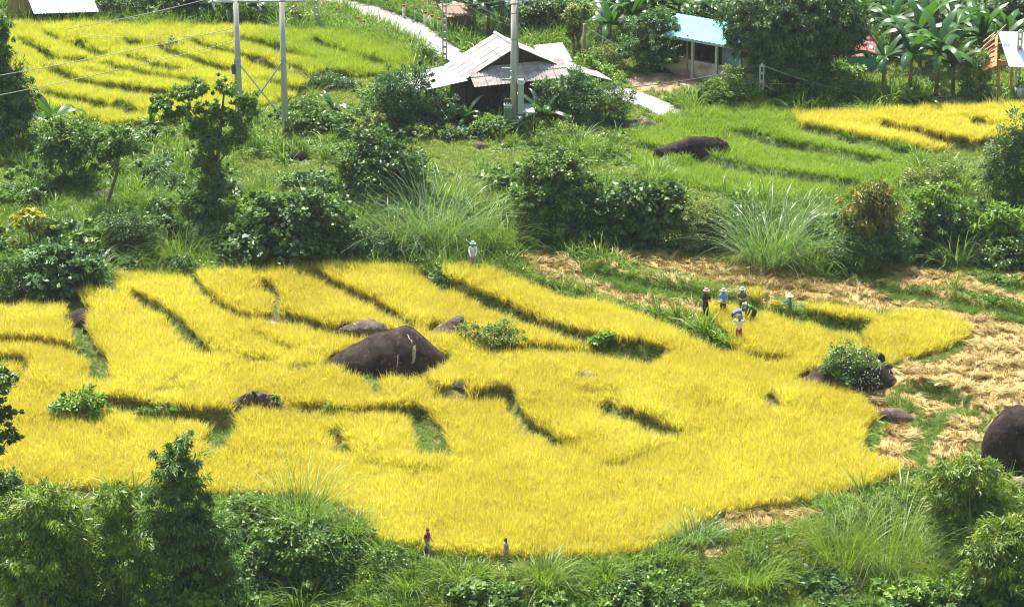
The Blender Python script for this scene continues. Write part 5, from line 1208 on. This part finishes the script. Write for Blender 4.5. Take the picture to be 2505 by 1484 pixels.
T2 = [
 ('bush', 'green bush mass at the left edge behind the big bamboo', 'bush', (25, 1300), [(15, 1185, 40, 34), (50, 1215, 44, 30), (20, 1240, 50, 36)], 'mid', 'broad', .05, .9),
 ('bush', 'leafy climbing bush right of the tall bamboo plume', 'bush', (690, 1450), [(680, 1330, 54, 40), (730, 1345, 56, 40), (650, 1390, 60, 46), (740, 1400, 66, 46), (800, 1330, 36, 22), (690, 1300, 36, 20)], 'mid', 'broad', .05, 1.0),
 ('bush', 'weedy bush behind the tall bamboo, against the rice', 'bush', (625, 1300), [(610, 1245, 50, 28), (650, 1255, 40, 26), (590, 1280, 50, 26)], 'mid', 'broad', .04, .9),
 ('bush', 'bright leaved shrub at the bottom left edge', 'bush', (145, 1530), [(150, 1475, 34, 18)], 'light', 'big', .03, .9),
 ('bush', 'bright vine heap at the bottom below the tall bamboo', 'bush', (470, 1530), [(460, 1475, 60, 20), (500, 1462, 40, 20)], 'light', 'big', .03, .9),
 ('bush', 'low shrub at the foot of the tall reed clump', 'bush', (745, 1315), [(745, 1275, 54, 28), (790, 1290, 40, 20)], 'mid', 'small', .03, .9),
 ('bush', 'creeper patch at the bottom centre right', 'bush', (1600, 1500), [(1560, 1465, 84, 24), (1650, 1470, 70, 20)], 'mid', 'broad', .02, .8),
 ('bush', 'creeper patch at the bottom under the wispy grass', 'bush', (2230, 1490), [(2190, 1450, 66, 22), (2270, 1455, 60, 24)], 'light', 'big', .02, .7),
 ('bush', 'shrubby weeds at the bottom beside the dark corner bamboo', 'bush', (2330, 1500), [(2330, 1455, 50, 30)], 'mid', 'broad', .03, .9),
 ('bush', 'weed hummock left of the walking girl', 'bush', (960, 1385), [(955, 1355, 44, 18), (990, 1375, 40, 14)], 'mid', 'small', .02, .85),
]
for (nm, lab, cat, base, blobs, pal, kind, tr, dn) in T2: plant(nm, lab, cat, base, blobs, pal, kind, tr, dn)
# branch of a near tree reaching in at the left edge; its trunk stands outside the frame
plant('tree', 'leafy tree branches reaching in front of the rice at the left edge', 'tree', (-45, 1340), [(10, 930, 36, 26), (30, 955, 34, 18), (5, 990, 34, 26), (40, 1010, 26, 16), (20, 1060, 34, 20), (50, 1075, 26, 10), (-5, 1100, 30, 16), (-50, 1020, 50, 90)], 'dark', 'broad', .1, .8)
G2 = [
 ('tall fine reed clump with long stems against the lower rice', 735, 1312, 190, 205, 320, 'reed', .03),
 ('bright grass patch between the reed clump and the rice corner', 850, 1318, 130, 85, 300, 'reed', .04),
 ('silver cane grass right of the tall bamboo plume', 610, 1400, 90, 130, 110, 'silver', .05),
 ('silver cane grass at the bottom edge right of the bamboo', 610, 1500, 130, 110, 170, 'silver', .05),
 ('green grass clump at the bottom edge beside the silver cane', 735, 1500, 120, 95, 200, 'reed', .045),
 ('wispy tall grass in front of the straw patch at the lower right', 2060, 1392, 170, 190, 300, 'reed', .028),
 ('wide wispy grass clump left of the arching bamboo', 2170, 1398, 220, 220, 440, 'olive', .026),
 ('grass clump under the arching bamboo', 2270, 1420, 170, 130, 260, 'reed', .03),
 ('long leaved grass at the lower right slope', 2180, 1450, 140, 90, 160, 'reed', .04),
 ('spiky grass tuft between rice and the lower straw patch', 1700, 1330, 130, 80, 220, 'silver', .045),
 ('leafy grass bush with a pale plume right of the straw patch edge', 1640, 1375, 100, 50, 150, 'reed', .04),
 ('bending grass clump at the bottom right of the second child', 1330, 1430, 170, 85, 320, 'reed', .04),
 ('grass hummock just below the two children', 1130, 1425, 150, 60, 260, 'reed', .04),
 ('grass hummock left below the walking girl', 1000, 1440, 130, 62, 220, 'reed', .04),
 ('grass hummock between the children and the creepers', 1480, 1425, 150, 60, 240, 'reed', .04),
 ('tall bright grass row under the second straw patch', 1830, 1425, 260, 80, 520, 'reed', .04),
]
for (lab, u, v, w, h, n, pal, wd) in G2: tuft('grass_clump', lab, 'tall grass', u, v, w, h, n, pal, wd)
for k, (u, v, h) in enumerate([(150, 1290, 100), (178, 1290, 95), (235, 1300, 105), (345, 1280, 100)]):
    tuft('cane_plume', ['leftmost pale plume rising above the big bamboo', 'second pale plume above the big bamboo', 'pale plume over the gap between the bamboos', 'pale plume left of the tall bamboo'][k], 'cane', u, v, 46, h, 26, 'silver', .06, (.1, .5), (.02, .3), heads=True)

# ------------------------------------------------------------------ people
def person(label, u, v, height, facing, shirt, trousers, skin=(.30, .17, .10), bend=0.0, arms='down', step=0.0, hat=None, hair=True, sleeves=True, extra=None, shoes=(.03, .03, .03)):
    P, s, su = at(u, v); root = thing('person', P, label, 'person', None, facing); k = height / 1.62
    rc = .28 if height > 1.3 else .55; EXCL.append((P[0], P[1] - (.35 if height < 1.3 else 0), rc, rc))
    J = {}; 
    def add(n, p, r, par): J[n] = (Vector(p), r, par)
    add('pelvis', (0, 0, .90), .125, None); add('waist', (0, .005, 1.06), .115, 'pelvis'); add('chest', (0, 0, 1.24), .135, 'waist'); add('collar', (0, -.01, 1.36), .085, 'chest')
    add('neck', (0, .0, 1.43), .05, 'collar'); add('skull', (0, .02, 1.50), .055, 'neck')
    for sg, n in ((-1, 'L'), (1, 'R')):
        add('hip' + n, (sg * .085, 0, .84), .095, 'pelvis'); st = step * sg
        add('knee' + n, (sg * .095, .03 + st * .22, .47 + abs(st) * .05), .062, 'hip' + n); add('ankle' + n, (sg * .10, -.01 + st * .30 - (.1 if st < 0 else 0), .08 + (.07 if st > 0 else 0)), .042, 'knee' + n)
        add('toe' + n, (sg * .11, .13 + st * .30 - (.1 if st < 0 else 0), .035 + (.06 if st > 0 else 0)), .035, 'ankle' + n)
        add('sh' + n, (sg * .165, -.01, 1.34), .062, 'collar')
        if arms == 'up': e = (sg * .33, -.02, 1.33); w = (sg * .16, -.08, 1.52)
        elif arms == 'front': e = (sg * .20, .05, 1.10); w = (sg * .08, .24, 1.12)
        elif arms == 'low': e = (sg * .19, .14, 1.14); w = (sg * .12, .30, .95)
        elif arms == 'reach': e = (sg * .19, .16, 1.24); w = (sg * .14, .40, 1.20)
        elif arms == 'swing': e = (sg * .20, -.04 - sg * .05, 1.10); w = (sg * .19, .08 - sg * .10, .92)
        else: e = (sg * .21, -.03, 1.09); w = (sg * .21, .05, .88)
        e, w = Vector(e), Vector(w); add('el' + n, e, .045, 'sh' + n); add('wr' + n, w, .032, 'el' + n); d = (w - e).normalized(); add('palm' + n, w + d * .07, .03, 'wr' + n)
        pal = w + d * .07; sd = d.cross(Vector((0, 1, 0)) if abs(d.y) < .8 else Vector((0, 0, 1))).normalized(); up = d.cross(sd)
        for f in range(4):
            b = pal + sd * (f - 1.5) * .021 + d * .03; Lf = (.062, .075, .07, .055)[f]; add('f%d%s' % (f, n), b, .011, 'palm' + n)
            add('g%d%s' % (f, n), b + d * Lf * .55 + up * .008, .0095, 'f%d%s' % (f, n)); add('h%d%s' % (f, n), b + d * Lf * .85 + up * .035, .0085, 'g%d%s' % (f, n))
        add('t0' + n, w + d * .035 + sd * .035, .012, 'wr' + n); add('t1' + n, w + d * .075 + sd * .058 + up * .012, .0095, 't0' + n)
    upper = [n for n in J if not n.startswith(('pelvis', 'hip', 'knee', 'ankle', 'toe'))]
    Rb = Matrix.Rotation(-bend, 4, 'X'); piv = Vector((0, 0, .92)); back = Vector((0, -.22 * math.sin(bend), 0))
    tf = lambda p: (Rb @ (p - piv)) + piv
    for n in upper:
        if bend and n[:2] in ('el', 'wr', 'pa') or (bend and n[0] in 'fght' and n[1].isdigit()): continue
        J[n] = (tf(J[n][0]), J[n][1], J[n][2])
    if bend:
        for sg, n in ((-1, 'L'), (1, 'R')):
            shp = J['sh' + n][0]; old = Vector((sg * .165, -.01, 1.34)); e = shp + Vector((sg * .02, .05, -.25)); w = shp + Vector((-sg * .05, .14, -.46))
            oe, ow = J['el' + n][0], J['wr' + n][0]
            for q in [q for q in J if q.endswith(n) and (q[:2] in ('pa', 'wr') or (q[0] in 'fght' and q[1].isdigit()))]: J[q] = (J[q][0] - ow + w, J[q][1], J[q][2])
            J['el' + n] = (e, .045, 'sh' + n)
    names = list(J); ix = {n: i for i, n in enumerate(names)}
    me = bpy.data.meshes.new('skel'); me.from_pydata([tuple(J[n][0] * k + (back * k if n in upper or n.startswith(('pelvis', 'hip')) else Vector())) for n in names], [(ix[n], ix[J[n][2]]) for n in names if J[n][2]], [])
    so_ = bpy.data.objects.new('skel', me); COL.objects.link(so_)
    md = so_.modifiers.new('skin', 'SKIN'); md.use_smooth_shade = True; md.branch_smoothing = .3
    sk = me.skin_vertices[0].data
    for n in names:
        bk = 1.0 if (n[0] in 'fgh' and n[1].isdigit()) or n[:2] in ('t0', 't1', 'pa', 'sk', 'ne') else 1.22
        sk[ix[n]].radius = (bk * J[n][1] * k * (1.15 if n in ('chest', 'waist', 'pelvis') else 1), bk * J[n][1] * k * (.8 if n in ('chest', 'waist', 'pelvis', 'collar') else 1)); sk[ix[n]].use_root = (n == 'pelvis')
    sb = so_.modifiers.new('sub', 'SUBSURF'); sb.levels = 1; sb.render_levels = 1
    dg = bpy.context.evaluated_depsgraph_get(); bm = bmesh.new(); ev = so_.evaluated_get(dg); tm = ev.to_mesh(); bm.from_mesh(tm); ev.to_mesh_clear()
    bpy.data.objects.remove(so_)
    # which material each face wears
    seg = [];
    for n in names:
        if J[n][2]:
            reg = 0
            if n in ('waist', 'chest', 'collar') or n[:2] == 'sh' or (n[:2] == 'el') or (n[:2] == 'wr' and sleeves): reg = 1
            elif n[:3] == 'hip' or n[:4] == 'knee' or n[:5] == 'ankle': reg = 2
            elif n[:3] == 'toe': reg = 3
            seg.append((me.vertices[ix[n]].co.copy(), me.vertices[ix[J[n][2]]].co.copy(), reg))
    for f in bm.faces:
        c = f.calc_center_median(); best = 9; f.smooth = True
        for a, b, rg in seg:
            d = b - a; t = min(max((c - a).dot(d) / max(d.length_squared, 1e-9), 0), 1); ds = (c - a - d * t).length
            if ds < best: best = ds; f.material_index = rg
    # head joined onto the neck: skull, nose, ears, eyes, mouth
    hc = me.vertices[ix['skull']].co + (Rb.to_3x3() @ Vector((0, .02, .055))) * k; R3 = Rb.to_3x3()
    def ball(off, rad, mi, seg_=14, bump=None):
        g = bmesh.ops.create_uvsphere(bm, u_segments=seg_, v_segments=max(6, seg_ * 3 // 4), radius=1)
        for v in g['verts']:
            q = Vector((v.co.x * rad[0], v.co.y * rad[1], v.co.z * rad[2]))
            if bump:
                if v.co.y > .3: q.y += .022 * math.exp(-((v.co.x / .22) ** 2 + ((v.co.z + .08) / .22) ** 2)); q.y -= .008 * math.exp(-(((abs(v.co.x) - .38) / .2) ** 2 + ((v.co.z - .1) / .15) ** 2))
                if v.co.z < 0: q.x *= 1 + v.co.z * .22
            v.co = hc + R3 @ ((q + Vector(off)) * k)
            for f in v.link_faces: f.material_index = mi; f.smooth = True
    ball((0, 0, 0), (.075, .092, .112), 0, 20, True)
    for sg in (-1, 1): ball((sg * .076, -.005, -.005), (.010, .024, .034), 0, 8); ball((sg * .029, .081, .012), (.013, .008, .008), 4, 8)
    ball((0, .086, -.052), (.024, .008, .008), 5, 8)
    bo = bpy.data.meshes.new('body'); bm.to_mesh(bo); bm.free()
    mats = [solid('skin', skin, rough=.6), shirt if not isinstance(shirt, tuple) else solid('shirt', shirt, tuple(c * .8 for c in shirt), 14, .85), trousers if not isinstance(trousers, tuple) else solid('trousers', trousers, tuple(c * .75 for c in trousers), 12, .85), solid('shoes', shoes), M['black'], solid('lips', (.25, .08, .06))]
    for m_ in mats: bo.materials.append(m_)
    b = bpy.data.objects.new('body', bo); COL.objects.link(b); b.parent = root
    def child(m, name, mat): o = m.build(name, mat, root, True); o.location = hc; o.rotation_euler = (-bend, 0, 0); o.scale = (k, k, k); return o
    if hair:
        prof = [(.02, .118), (.05, .108), (.075, .07), (.084, .02), (.082, -.04), (.078, -.085), (.06, -.10)]
        m = MB(); n = 16; rows = []
        for r_, z_ in prof:
            rows.append(len(m.v))
            for j in range(n):
                a = 2 * math.pi * j / n; fr = max(0, math.sin(a)); yy = math.sin(a) * r_ * 1.2 - .008; zz = max(z_, .045 + .03 * fr) if fr > .25 else z_
                m.v.append((math.cos(a) * r_ * 1.02, yy if fr <= .25 or z_ > .04 else yy * (.9 + .12 * fr), zz))
        for a, c in zip(rows[:-1], rows[1:]):
            for j in range(n): m.f.append((a + j, a + (j + 1) % n, c + (j + 1) % n, c + j))
        m.f.append(tuple(range(n))); child(m, 'hair', M['black'])
    if hat:
        kind, c1, c2 = hat
        if kind == 'cone': child(MB().lathe([(.215, .035), (.21, .045), (.11, .12), (.03, .205), (.005, .215)], n=18), 'hat', solid('hat', c1, c2, 30, .7))
        elif kind == 'bucket':
            child(MB().lathe([(.175, .03), (.17, .045), (.098, .065), (.098, .07), (.088, .145), (.06, .17), (.01, .175)], n=18), 'hat', solid('hat', c1, c2, 40, .8))
            child(MB().lathe([(.101, .066), (.099, .088)], n=18), 'hat_band', solid('band', c2))
        elif kind == 'scarf':
            child(MB().lathe([(.055, -.10), (.082, -.05), (.096, .0), (.098, .06), (.08, .105), (.04, .13), (.005, .135)], (0, -.012, 0), n=16), 'headscarf', solid('scarf', c1, c2, 25, .8))
            child(MB().slab(((-.08, -.10, .02), (.08, -.10, .02), (.045, -.13, -.19), (-.045, -.13, -.19)), .03), 'scarf_tail', solid('scarf', c1, c2, 25, .8))
        elif kind == 'cap': child(MB().lathe([(.096, .03), (.098, .06), (.085, .10), (.05, .125), (.005, .13)], n=16), 'cap', solid('cap', c1, c2, 30, .8))
    if extra: extra(root, hc, k, child)
    return root, hc, k

def sheaf(label, loc, d, L=.75, n=46):
    r = np.random.default_rng(int(abs(loc[0]) * 100)); root = thing('rice_sheaf', loc, label, 'rice sheaf'); d = np.array(d, float); d /= np.linalg.norm(d)
    t = np.linspace(0, 1, 6); V = []; F = []; tint = []
    for k in range(n):
        o = r.normal(0, .025, 3); sp = r.normal(0, .16, 3); side = unit(np.cross(d, r.normal(0, 1, 3))); w = .018
        for i, q in enumerate(t):
            p = o + d * L * (q - .45) + sp * max(q - .45, 0) ** 1.3 + np.array([0, 0, -.16 * max(q - .55, 0)]); V += [p - side * w * (1 - q * .3), p + side * w * (1 - q * .3)]
        b = k * 12; F += [(b + 2 * i, b + 2 * i + 1, b + 2 * i + 3, b + 2 * i + 2) for i in range(5)]; tint += [r.uniform(.4, 1)] * 5
    mk('stalks', np.array(V), np.array(F), leafmat('sheaf', (.45, .34, .04), (.74, .58, .10), trans=.3), root, {'tint': ('FACE', tint)})
    a = Vector(-d * .02); ax = Vector(d); MB().tube([a - ax * .03, a + ax * .03], [.05, .05], 9).build('tie', 'bark_pale', root); return root

def checked(name, a, b, sc_):
    m, t, o = newmat(name); tc = N(t, 'ShaderNodeTexCoord'); vo = N(t, 'ShaderNodeTexVoronoi'); vo.inputs['Scale'].default_value = sc_; t.links.new(tc.outputs['Object'], vo.inputs['Vector'])
    mr = N(t, 'ShaderNodeMapRange'); mr.inputs[1].default_value = .25; mr.inputs[2].default_value = .4; t.links.new(vo.outputs['Distance'], mr.inputs[0])
    p = N(t, 'ShaderNodeBsdfPrincipled'); p.inputs['Roughness'].default_value = .85; t.links.new(mixc(t, a, b, mr.outputs[0]), p.inputs['Base Color']); t.links.new(p.outputs[0], o.inputs[0]); return m
PI = math.pi
def mask(col):
    def f(root, hc, k, child): child(MB().lathe([(.02, -.03), (.055, -.02), (.062, .0), (.055, .02), (.03, .03)], (0, .045, -.045), n=12), 'face_mask', solid('mask', col, rough=.8))
    return f
def vest(root, hc, k, child):
    for sg in (-1, 1): MB().slab(((sg * .05 - .035, .135, 1.36), (sg * .05 + .035, .135, 1.36), (sg * .06 + .035, .165, 1.0), (sg * .06 - .035, .165, 1.0)), .015).build('scarf_end', solid('scarf', (.04, .22, .18), (.10, .05, .05), 20, .8), root)
person('farmer in white jacket and pale blue sun hat at the back of the rice', 1157, 664, 1.66, PI, (.62, .65, .78), (.40, .38, .42), hat=('bucket', (.25, .52, .60), (.5, .66, .7)), arms='low')
person('person in dark clothes with pink sun hat, blue mask and folded arms', 1725, 783, 1.70, PI * 1.18, (.035, .035, .032), (.018, .016, .02), hat=('bucket', (.66, .36, .36), (.6, .3, .32)), arms='front', extra=mask((.25, .38, .62)))
person('farmer in a sky blue shirt and pale pink sun hat looking down', 1768, 780, 1.64, PI, (.16, .36, .72), (.06, .06, .08), hat=('bucket', (.66, .46, .40), (.6, .42, .4)), arms='front')
person('farmer with a teal sun hat and a striped scarf over a pale shirt', 1814, 778, 1.66, PI, checked('striped_shirt', (.55, .50, .45), (.16, .07, .06), 30), (.08, .06, .06), hat=('bucket', (.22, .48, .46), (.5, .6, .58)), arms='front', extra=vest)
_, hc5, k5 = person('farmer in a long green shirt and conical straw hat holding cut rice', 1931, 796, 1.66, PI / 2, (.035, .22, .12), (.20, .13, .09), hat=('cone', (.72, .50, .34), (.66, .44, .28)), arms='reach')
person('farmer in a violet blue shirt bending over the rice', 1800, 806, 1.62, -PI / 2 + .2, (.12, .15, .62), (.03, .03, .05), bend=1.25, arms='low', hat=('cap', (.05, .05, .06), (.1, .1, .1)))
person('farmer in a dark green shirt and grey brown hat bending over the rice', 1838, 800, 1.66, PI / 2 + .3, (.03, .15, .045), (.02, .02, .03), bend=1.0, arms='low', hat=('bucket', (.42, .34, .28), (.22, .2, .2)))
person('farmer in white sweater and red trousers seen from behind, hands at head', 1807, 845, 1.62, 0, (.74, .70, .64), (.45, .02, .025), arms='up', step=.25, hat=('scarf', (.02, .25, .17), (.03, .12, .07)))
person('child in purple shirt and blue trousers walking along the rice edge', 1046, 1357, 1.26, -PI / 2 - .55, (.22, .02, .13), (.22, .36, .46), arms='swing', step=.9, sleeves=False)
person('child in patterned red and grey shirt standing below the rice edge', 1238, 1384, 1.30, PI / 2 + .4, checked('patterned_shirt', (.30, .04, .12), (.36, .22, .27), 22), (.20, .22, .22), arms='down')
p5 = at(1931, 796)[0]; sheaf('bundle of yellow rice held by the farmer with the conical hat', (p5[0] - .44, p5[1] - .02, p5[2] + 1.22), (-1, .1, .35), .85)
p3_ = at(1768, 780)[0]; sheaf('bundle of rice in the hands of the farmer in sky blue', (p3_[0] - .05, p3_[1] - .34, p3_[2] + 1.05), (-.9, -.2, .2), .8)

# ------------------------------------------------------------------ crops, grass and straw
def candidates(dens, x0=-46, x1=46, y0=99, y1=216, vmax=1640, seed=0):
    r = np.random.default_rng(seed); n = int(dens * (x1 - x0) * (y1 - y0)); x = r.uniform(x0, x1, n); y = r.uniform(y0, y1, n); z = H(x, y)
    u, v = project(np.stack([x, y, z], -1)); m = (u > -230) & (u < 2735) & (v > -70) & (v < vmax); return x[m], y[m], z[m], v[m]
def clear(x, y):
    ok = np.ones(x.shape, bool)
    for (cx, cy, rx, ry) in EXCL: ok &= ((x - cx) / rx) ** 2 + ((y - cy) / ry) ** 2 > 1
    return ok
def put(name, x, y, z, size, tint, protos, label, tilt=.08, hvar=.15):
    n = len(x); rot = np.stack([RNG.normal(0, tilt, n), RNG.normal(0, tilt, n), RNG.uniform(0, 2 * np.pi, n)], -1); s = size * RNG.uniform(.85, 1.15, n)
    scl = np.stack([s, s, s * RNG.uniform(1 - hvar, 1 + hvar, n)], -1)
    return scatter(name, np.stack([x, y, z - .03], -1), rot, scl, np.clip(tint, 0, 1), protos, label)
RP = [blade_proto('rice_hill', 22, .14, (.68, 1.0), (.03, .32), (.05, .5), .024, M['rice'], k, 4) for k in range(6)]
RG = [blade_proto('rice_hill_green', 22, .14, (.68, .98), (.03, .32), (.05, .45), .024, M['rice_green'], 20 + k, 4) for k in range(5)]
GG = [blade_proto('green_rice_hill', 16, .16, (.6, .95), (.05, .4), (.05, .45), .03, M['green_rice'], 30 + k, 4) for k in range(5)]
GM = [blade_proto('grass_tuft', 16, .16, (.16, .42), (.1, .7), (.1, .6), .03, M['grass'], 40 + k, 3) for k in range(5)]
GB = [blade_proto('bund_tuft', 18, .16, (.5, 1.0), (.1, .65), (.1, .6), .035, M['bund'], 50 + k, 3) for k in range(4)]
WD = [weed_proto('weed', 26, .22, .28, .13, M['weed'], 60 + k) for k in range(4)] + [weed_proto('weed', 16, .2, .3, .2, M['weed'], 70 + k) for k in range(2)]
def straw_proto(seed):
    r = np.random.default_rng(seed); n = 26; B = np.stack([r.normal(0, .10, n) - .25, r.normal(0, .07, n), np.abs(r.normal(0, .06, n))], -1)
    V, F, h, ns = blades(B, r.normal(0, .35, n), r.uniform(.4, .75, n), r.uniform(.8, .97, n), r.uniform(.05, .45, n), .028, 3, r)
    return proto('straw_bunch', V, F, M['straw'], {'h': ('POINT', h), 'tint': ('FACE', np.repeat(r.uniform(0, 1, n), ns))})
SB = [straw_proto(80 + k) for k in range(5)]
ST = [blade_proto('stubble_hill', 9, .09, (.12, .26), (.05, .4), (0, .2), .024, M['stubble'], 90 + k, 2) for k in range(4)]

x, y, z, v = candidates(42, seed=1); inm = pip(x, y, Z_MAIN); iul = pip(x, y, Z_UL); iur = pip(x, y, Z_UR); any_ = (inm | iul | iur) & clear(x, y) & ~pip(x, y, ROAD)
x, y, z, v, inm, iul, iur = [a[any_] for a in (x, y, z, v, inm, iul, iur)]
_, band, _g = edges_eval(x, y); keep = ~band
x, y, z, v, inm, iul, iur = [a[keep] for a in (x, y, z, v, inm, iul, iur)]
patch = fbm(x / 6, y / 6, 9); fine = vnoise(x * .9, y * .9, 4); tint = .5 + (patch - .5) * 1.7 + (fine - .5) * .7 + RNG.normal(0, .14, len(x))
hs = .97 + (vnoise(x / 2.3, y / 2.3, 12) - .5) * .16
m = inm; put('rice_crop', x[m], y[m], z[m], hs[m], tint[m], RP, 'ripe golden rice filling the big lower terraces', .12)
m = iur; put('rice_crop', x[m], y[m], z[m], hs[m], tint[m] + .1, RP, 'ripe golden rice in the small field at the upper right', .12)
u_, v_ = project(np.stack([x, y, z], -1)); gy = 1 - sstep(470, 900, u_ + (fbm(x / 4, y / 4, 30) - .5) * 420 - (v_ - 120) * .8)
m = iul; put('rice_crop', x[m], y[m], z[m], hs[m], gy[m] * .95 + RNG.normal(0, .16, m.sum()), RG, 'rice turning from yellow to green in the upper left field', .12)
x, y, z, v = candidates(24, seed=2); m = pip(x, y, Z_GREEN) & clear(x, y); x, y, z = x[m], y[m], z[m]; _, band, _g = edges_eval(x, y); m = ~band; x, y, z = x[m], y[m], z[m]
put('green_rice', x, y, z, .82 + (vnoise(x, y, 8) - .5) * .3, .5 + (fbm(x / 3, y / 3, 7) - .5) * 1.4 + RNG.normal(0, .15, len(x)), GG, 'bright green unripe rice on the slope at the upper right', .12)

# banks between the terraces
x, y, z, v = candidates(70, seed=3); _, band, gr = edges_eval(x, y); m = band & clear(x, y) & ~pip(x, y, ROAD); x, y, z, gr = x[m], y[m], z[m], gr[m]
k_ = RNG.uniform(0, 1, len(x)) < .65
put('bank_grass', x[k_], y[k_], z[k_], np.maximum(gr[k_], .12) * .95, .45 + (fbm(x[k_] / 1.5, y[k_] / 1.5, 5) - .5) * 1.5 + RNG.normal(0, .15, k_.sum()), GB, 'green grass growing on the banks between the terraces', .15)
k_ = (~k_) & (gr > .2) & (RNG.uniform(0, 1, len(x)) < .5)
put('bank_weeds', x[k_], y[k_], z[k_], .35 + gr[k_] * .8, .4 + RNG.normal(0, .25, k_.sum()), WD, 'leafy weeds growing on the banks between the terraces', .15)

# cut fields
x, y, z, v = candidates(30, seed=4); m = np.zeros(len(x), bool)
for p in Z_CUT: m |= pip(x, y, p)
m &= clear(x, y) & ~pip(x, y, Z_MAIN); x, y, z = x[m], y[m], z[m]; _, band, _g = edges_eval(x, y); m = ~band; x, y, z = x[m], y[m], z[m]
u_, v_ = project(np.stack([x, y, z], -1)); green = 1 - sstep(1950, 2250, u_ + (fbm(x / 3, y / 3, 31) - .5) * 300)
k_ = RNG.uniform(0, 1, len(x)) < .6
put('stubble', x[k_], y[k_], z[k_], 1.0 + green[k_] * .35, .45 + RNG.normal(0, .25, k_.sum()), ST, 'short rice stubble standing in the cut fields', .1)
row = .5 + .5 * np.sin(y * 3.4 + 1.2 * np.sin(x * .35) + x * .5 + 2.5 * fbm(x / 3, y / 3, 41)); k_ = (~k_) & (RNG.uniform(0, 1, len(x)) < .08 + .6 * row ** 2)
n = k_.sum(); rot = np.stack([RNG.normal(0, .2, n), RNG.normal(-.08, .25, n), RNG.normal(-.5, .8, n) + np.where(RNG.uniform(0, 1, n) < .4, np.pi, 0)], -1); s_ = RNG.uniform(.7, 1.35, n)
scatter('cut_straw', np.stack([x[k_], y[k_], z[k_] + .02], -1), rot, np.stack([s_, s_, s_ * (.45 + row[k_] * .4)], -1), np.clip(.55 + RNG.normal(0, .22, n) - green[k_] * .12, 0, 1), SB, 'bunches of cut rice straw laid out on the stubble')
k_ = (green > .35) & (RNG.uniform(0, 1, len(x)) < .035); put('regrown_grass', x[k_], y[k_], z[k_], .42, .7 + RNG.normal(0, .2, k_.sum()), GB, 'green blades coming up through the cut straw', .15)

# meadow and waste ground everywhere else
x, y, z, v = candidates(34, seed=6); m = clear(x, y) & ~pip(x, y, Z_MAIN) & ~pip(x, y, Z_UL) & ~pip(x, y, Z_UR) & ~pip(x, y, Z_GREEN) & ~pip(x, y, ROAD)
for p in Z_CUT: m &= ~pip(x, y, p)
dm = np.zeros(len(x), bool)
for p in Z_DIRT: dm |= pip(x, y, p)
m &= ~(dm & (RNG.uniform(0, 1, len(x)) < .88)); x, y, z, v = x[m], y[m], z[m], v[m]
nb = fbm(x / 2.2, y / 2.2, 51); nl = fbm(x / 6, y / 6, 52); roll = RNG.uniform(0, 1, len(x)); front = v > 1230; um_, _v = project(np.stack([x, y, z], -1)); belt = (v > 430) & (v < 740) & ((um_ < 1220) | (v < 590))
bandk = nb + (nl - .5) * .8 + np.where(front | belt, .08, -.05)
k_ = (bandk < .56) & (roll < .9); put('meadow_grass', x[k_], y[k_], z[k_], np.where(front | belt, 1.25, .85)[k_] * (.7 + .7 * nl[k_]), .5 + (nl[k_] - .5) * 1.6 + (nb[k_] - .5) * 1.2 + RNG.normal(0, .14, k_.sum()), GM, 'short meadow grass on the slopes between fields', .15)
k_ = (bandk >= .50) & (roll < .42); put('undergrowth', x[k_], y[k_], z[k_], np.where(front | belt, 1.25, .9)[k_] * (.5 + 1.0 * nb[k_]), .35 + (nl[k_] - .5) * 1.4 + RNG.normal(0, .22, k_.sum()), WD, 'leafy weeds and creepers covering the waste ground', .2)
k_ = (roll > .80) & (front | belt | (v < 120)) & (nl > .42); put('rank_grass', x[k_], y[k_], z[k_], np.where(v[k_] < 120, 1.15, .75) + .5 * nb[k_], .5 + (nb[k_] - .5) * 1.6 + RNG.normal(0, .15, k_.sum()), GB, 'knee high rank grass around the field edges and road', .2)

k_ = (fbm(x / 3.5, y / 3.5, 61) > .55) & (RNG.uniform(0, 1, len(x)) < .10) & ~front; put('tall_herbs', x[k_], y[k_], z[k_], 1.3 + .8 * nb[k_], .75 + RNG.normal(0, .2, k_.sum()), WD + GB, 'taller pale herbs standing in loose patches on the meadow', .2)
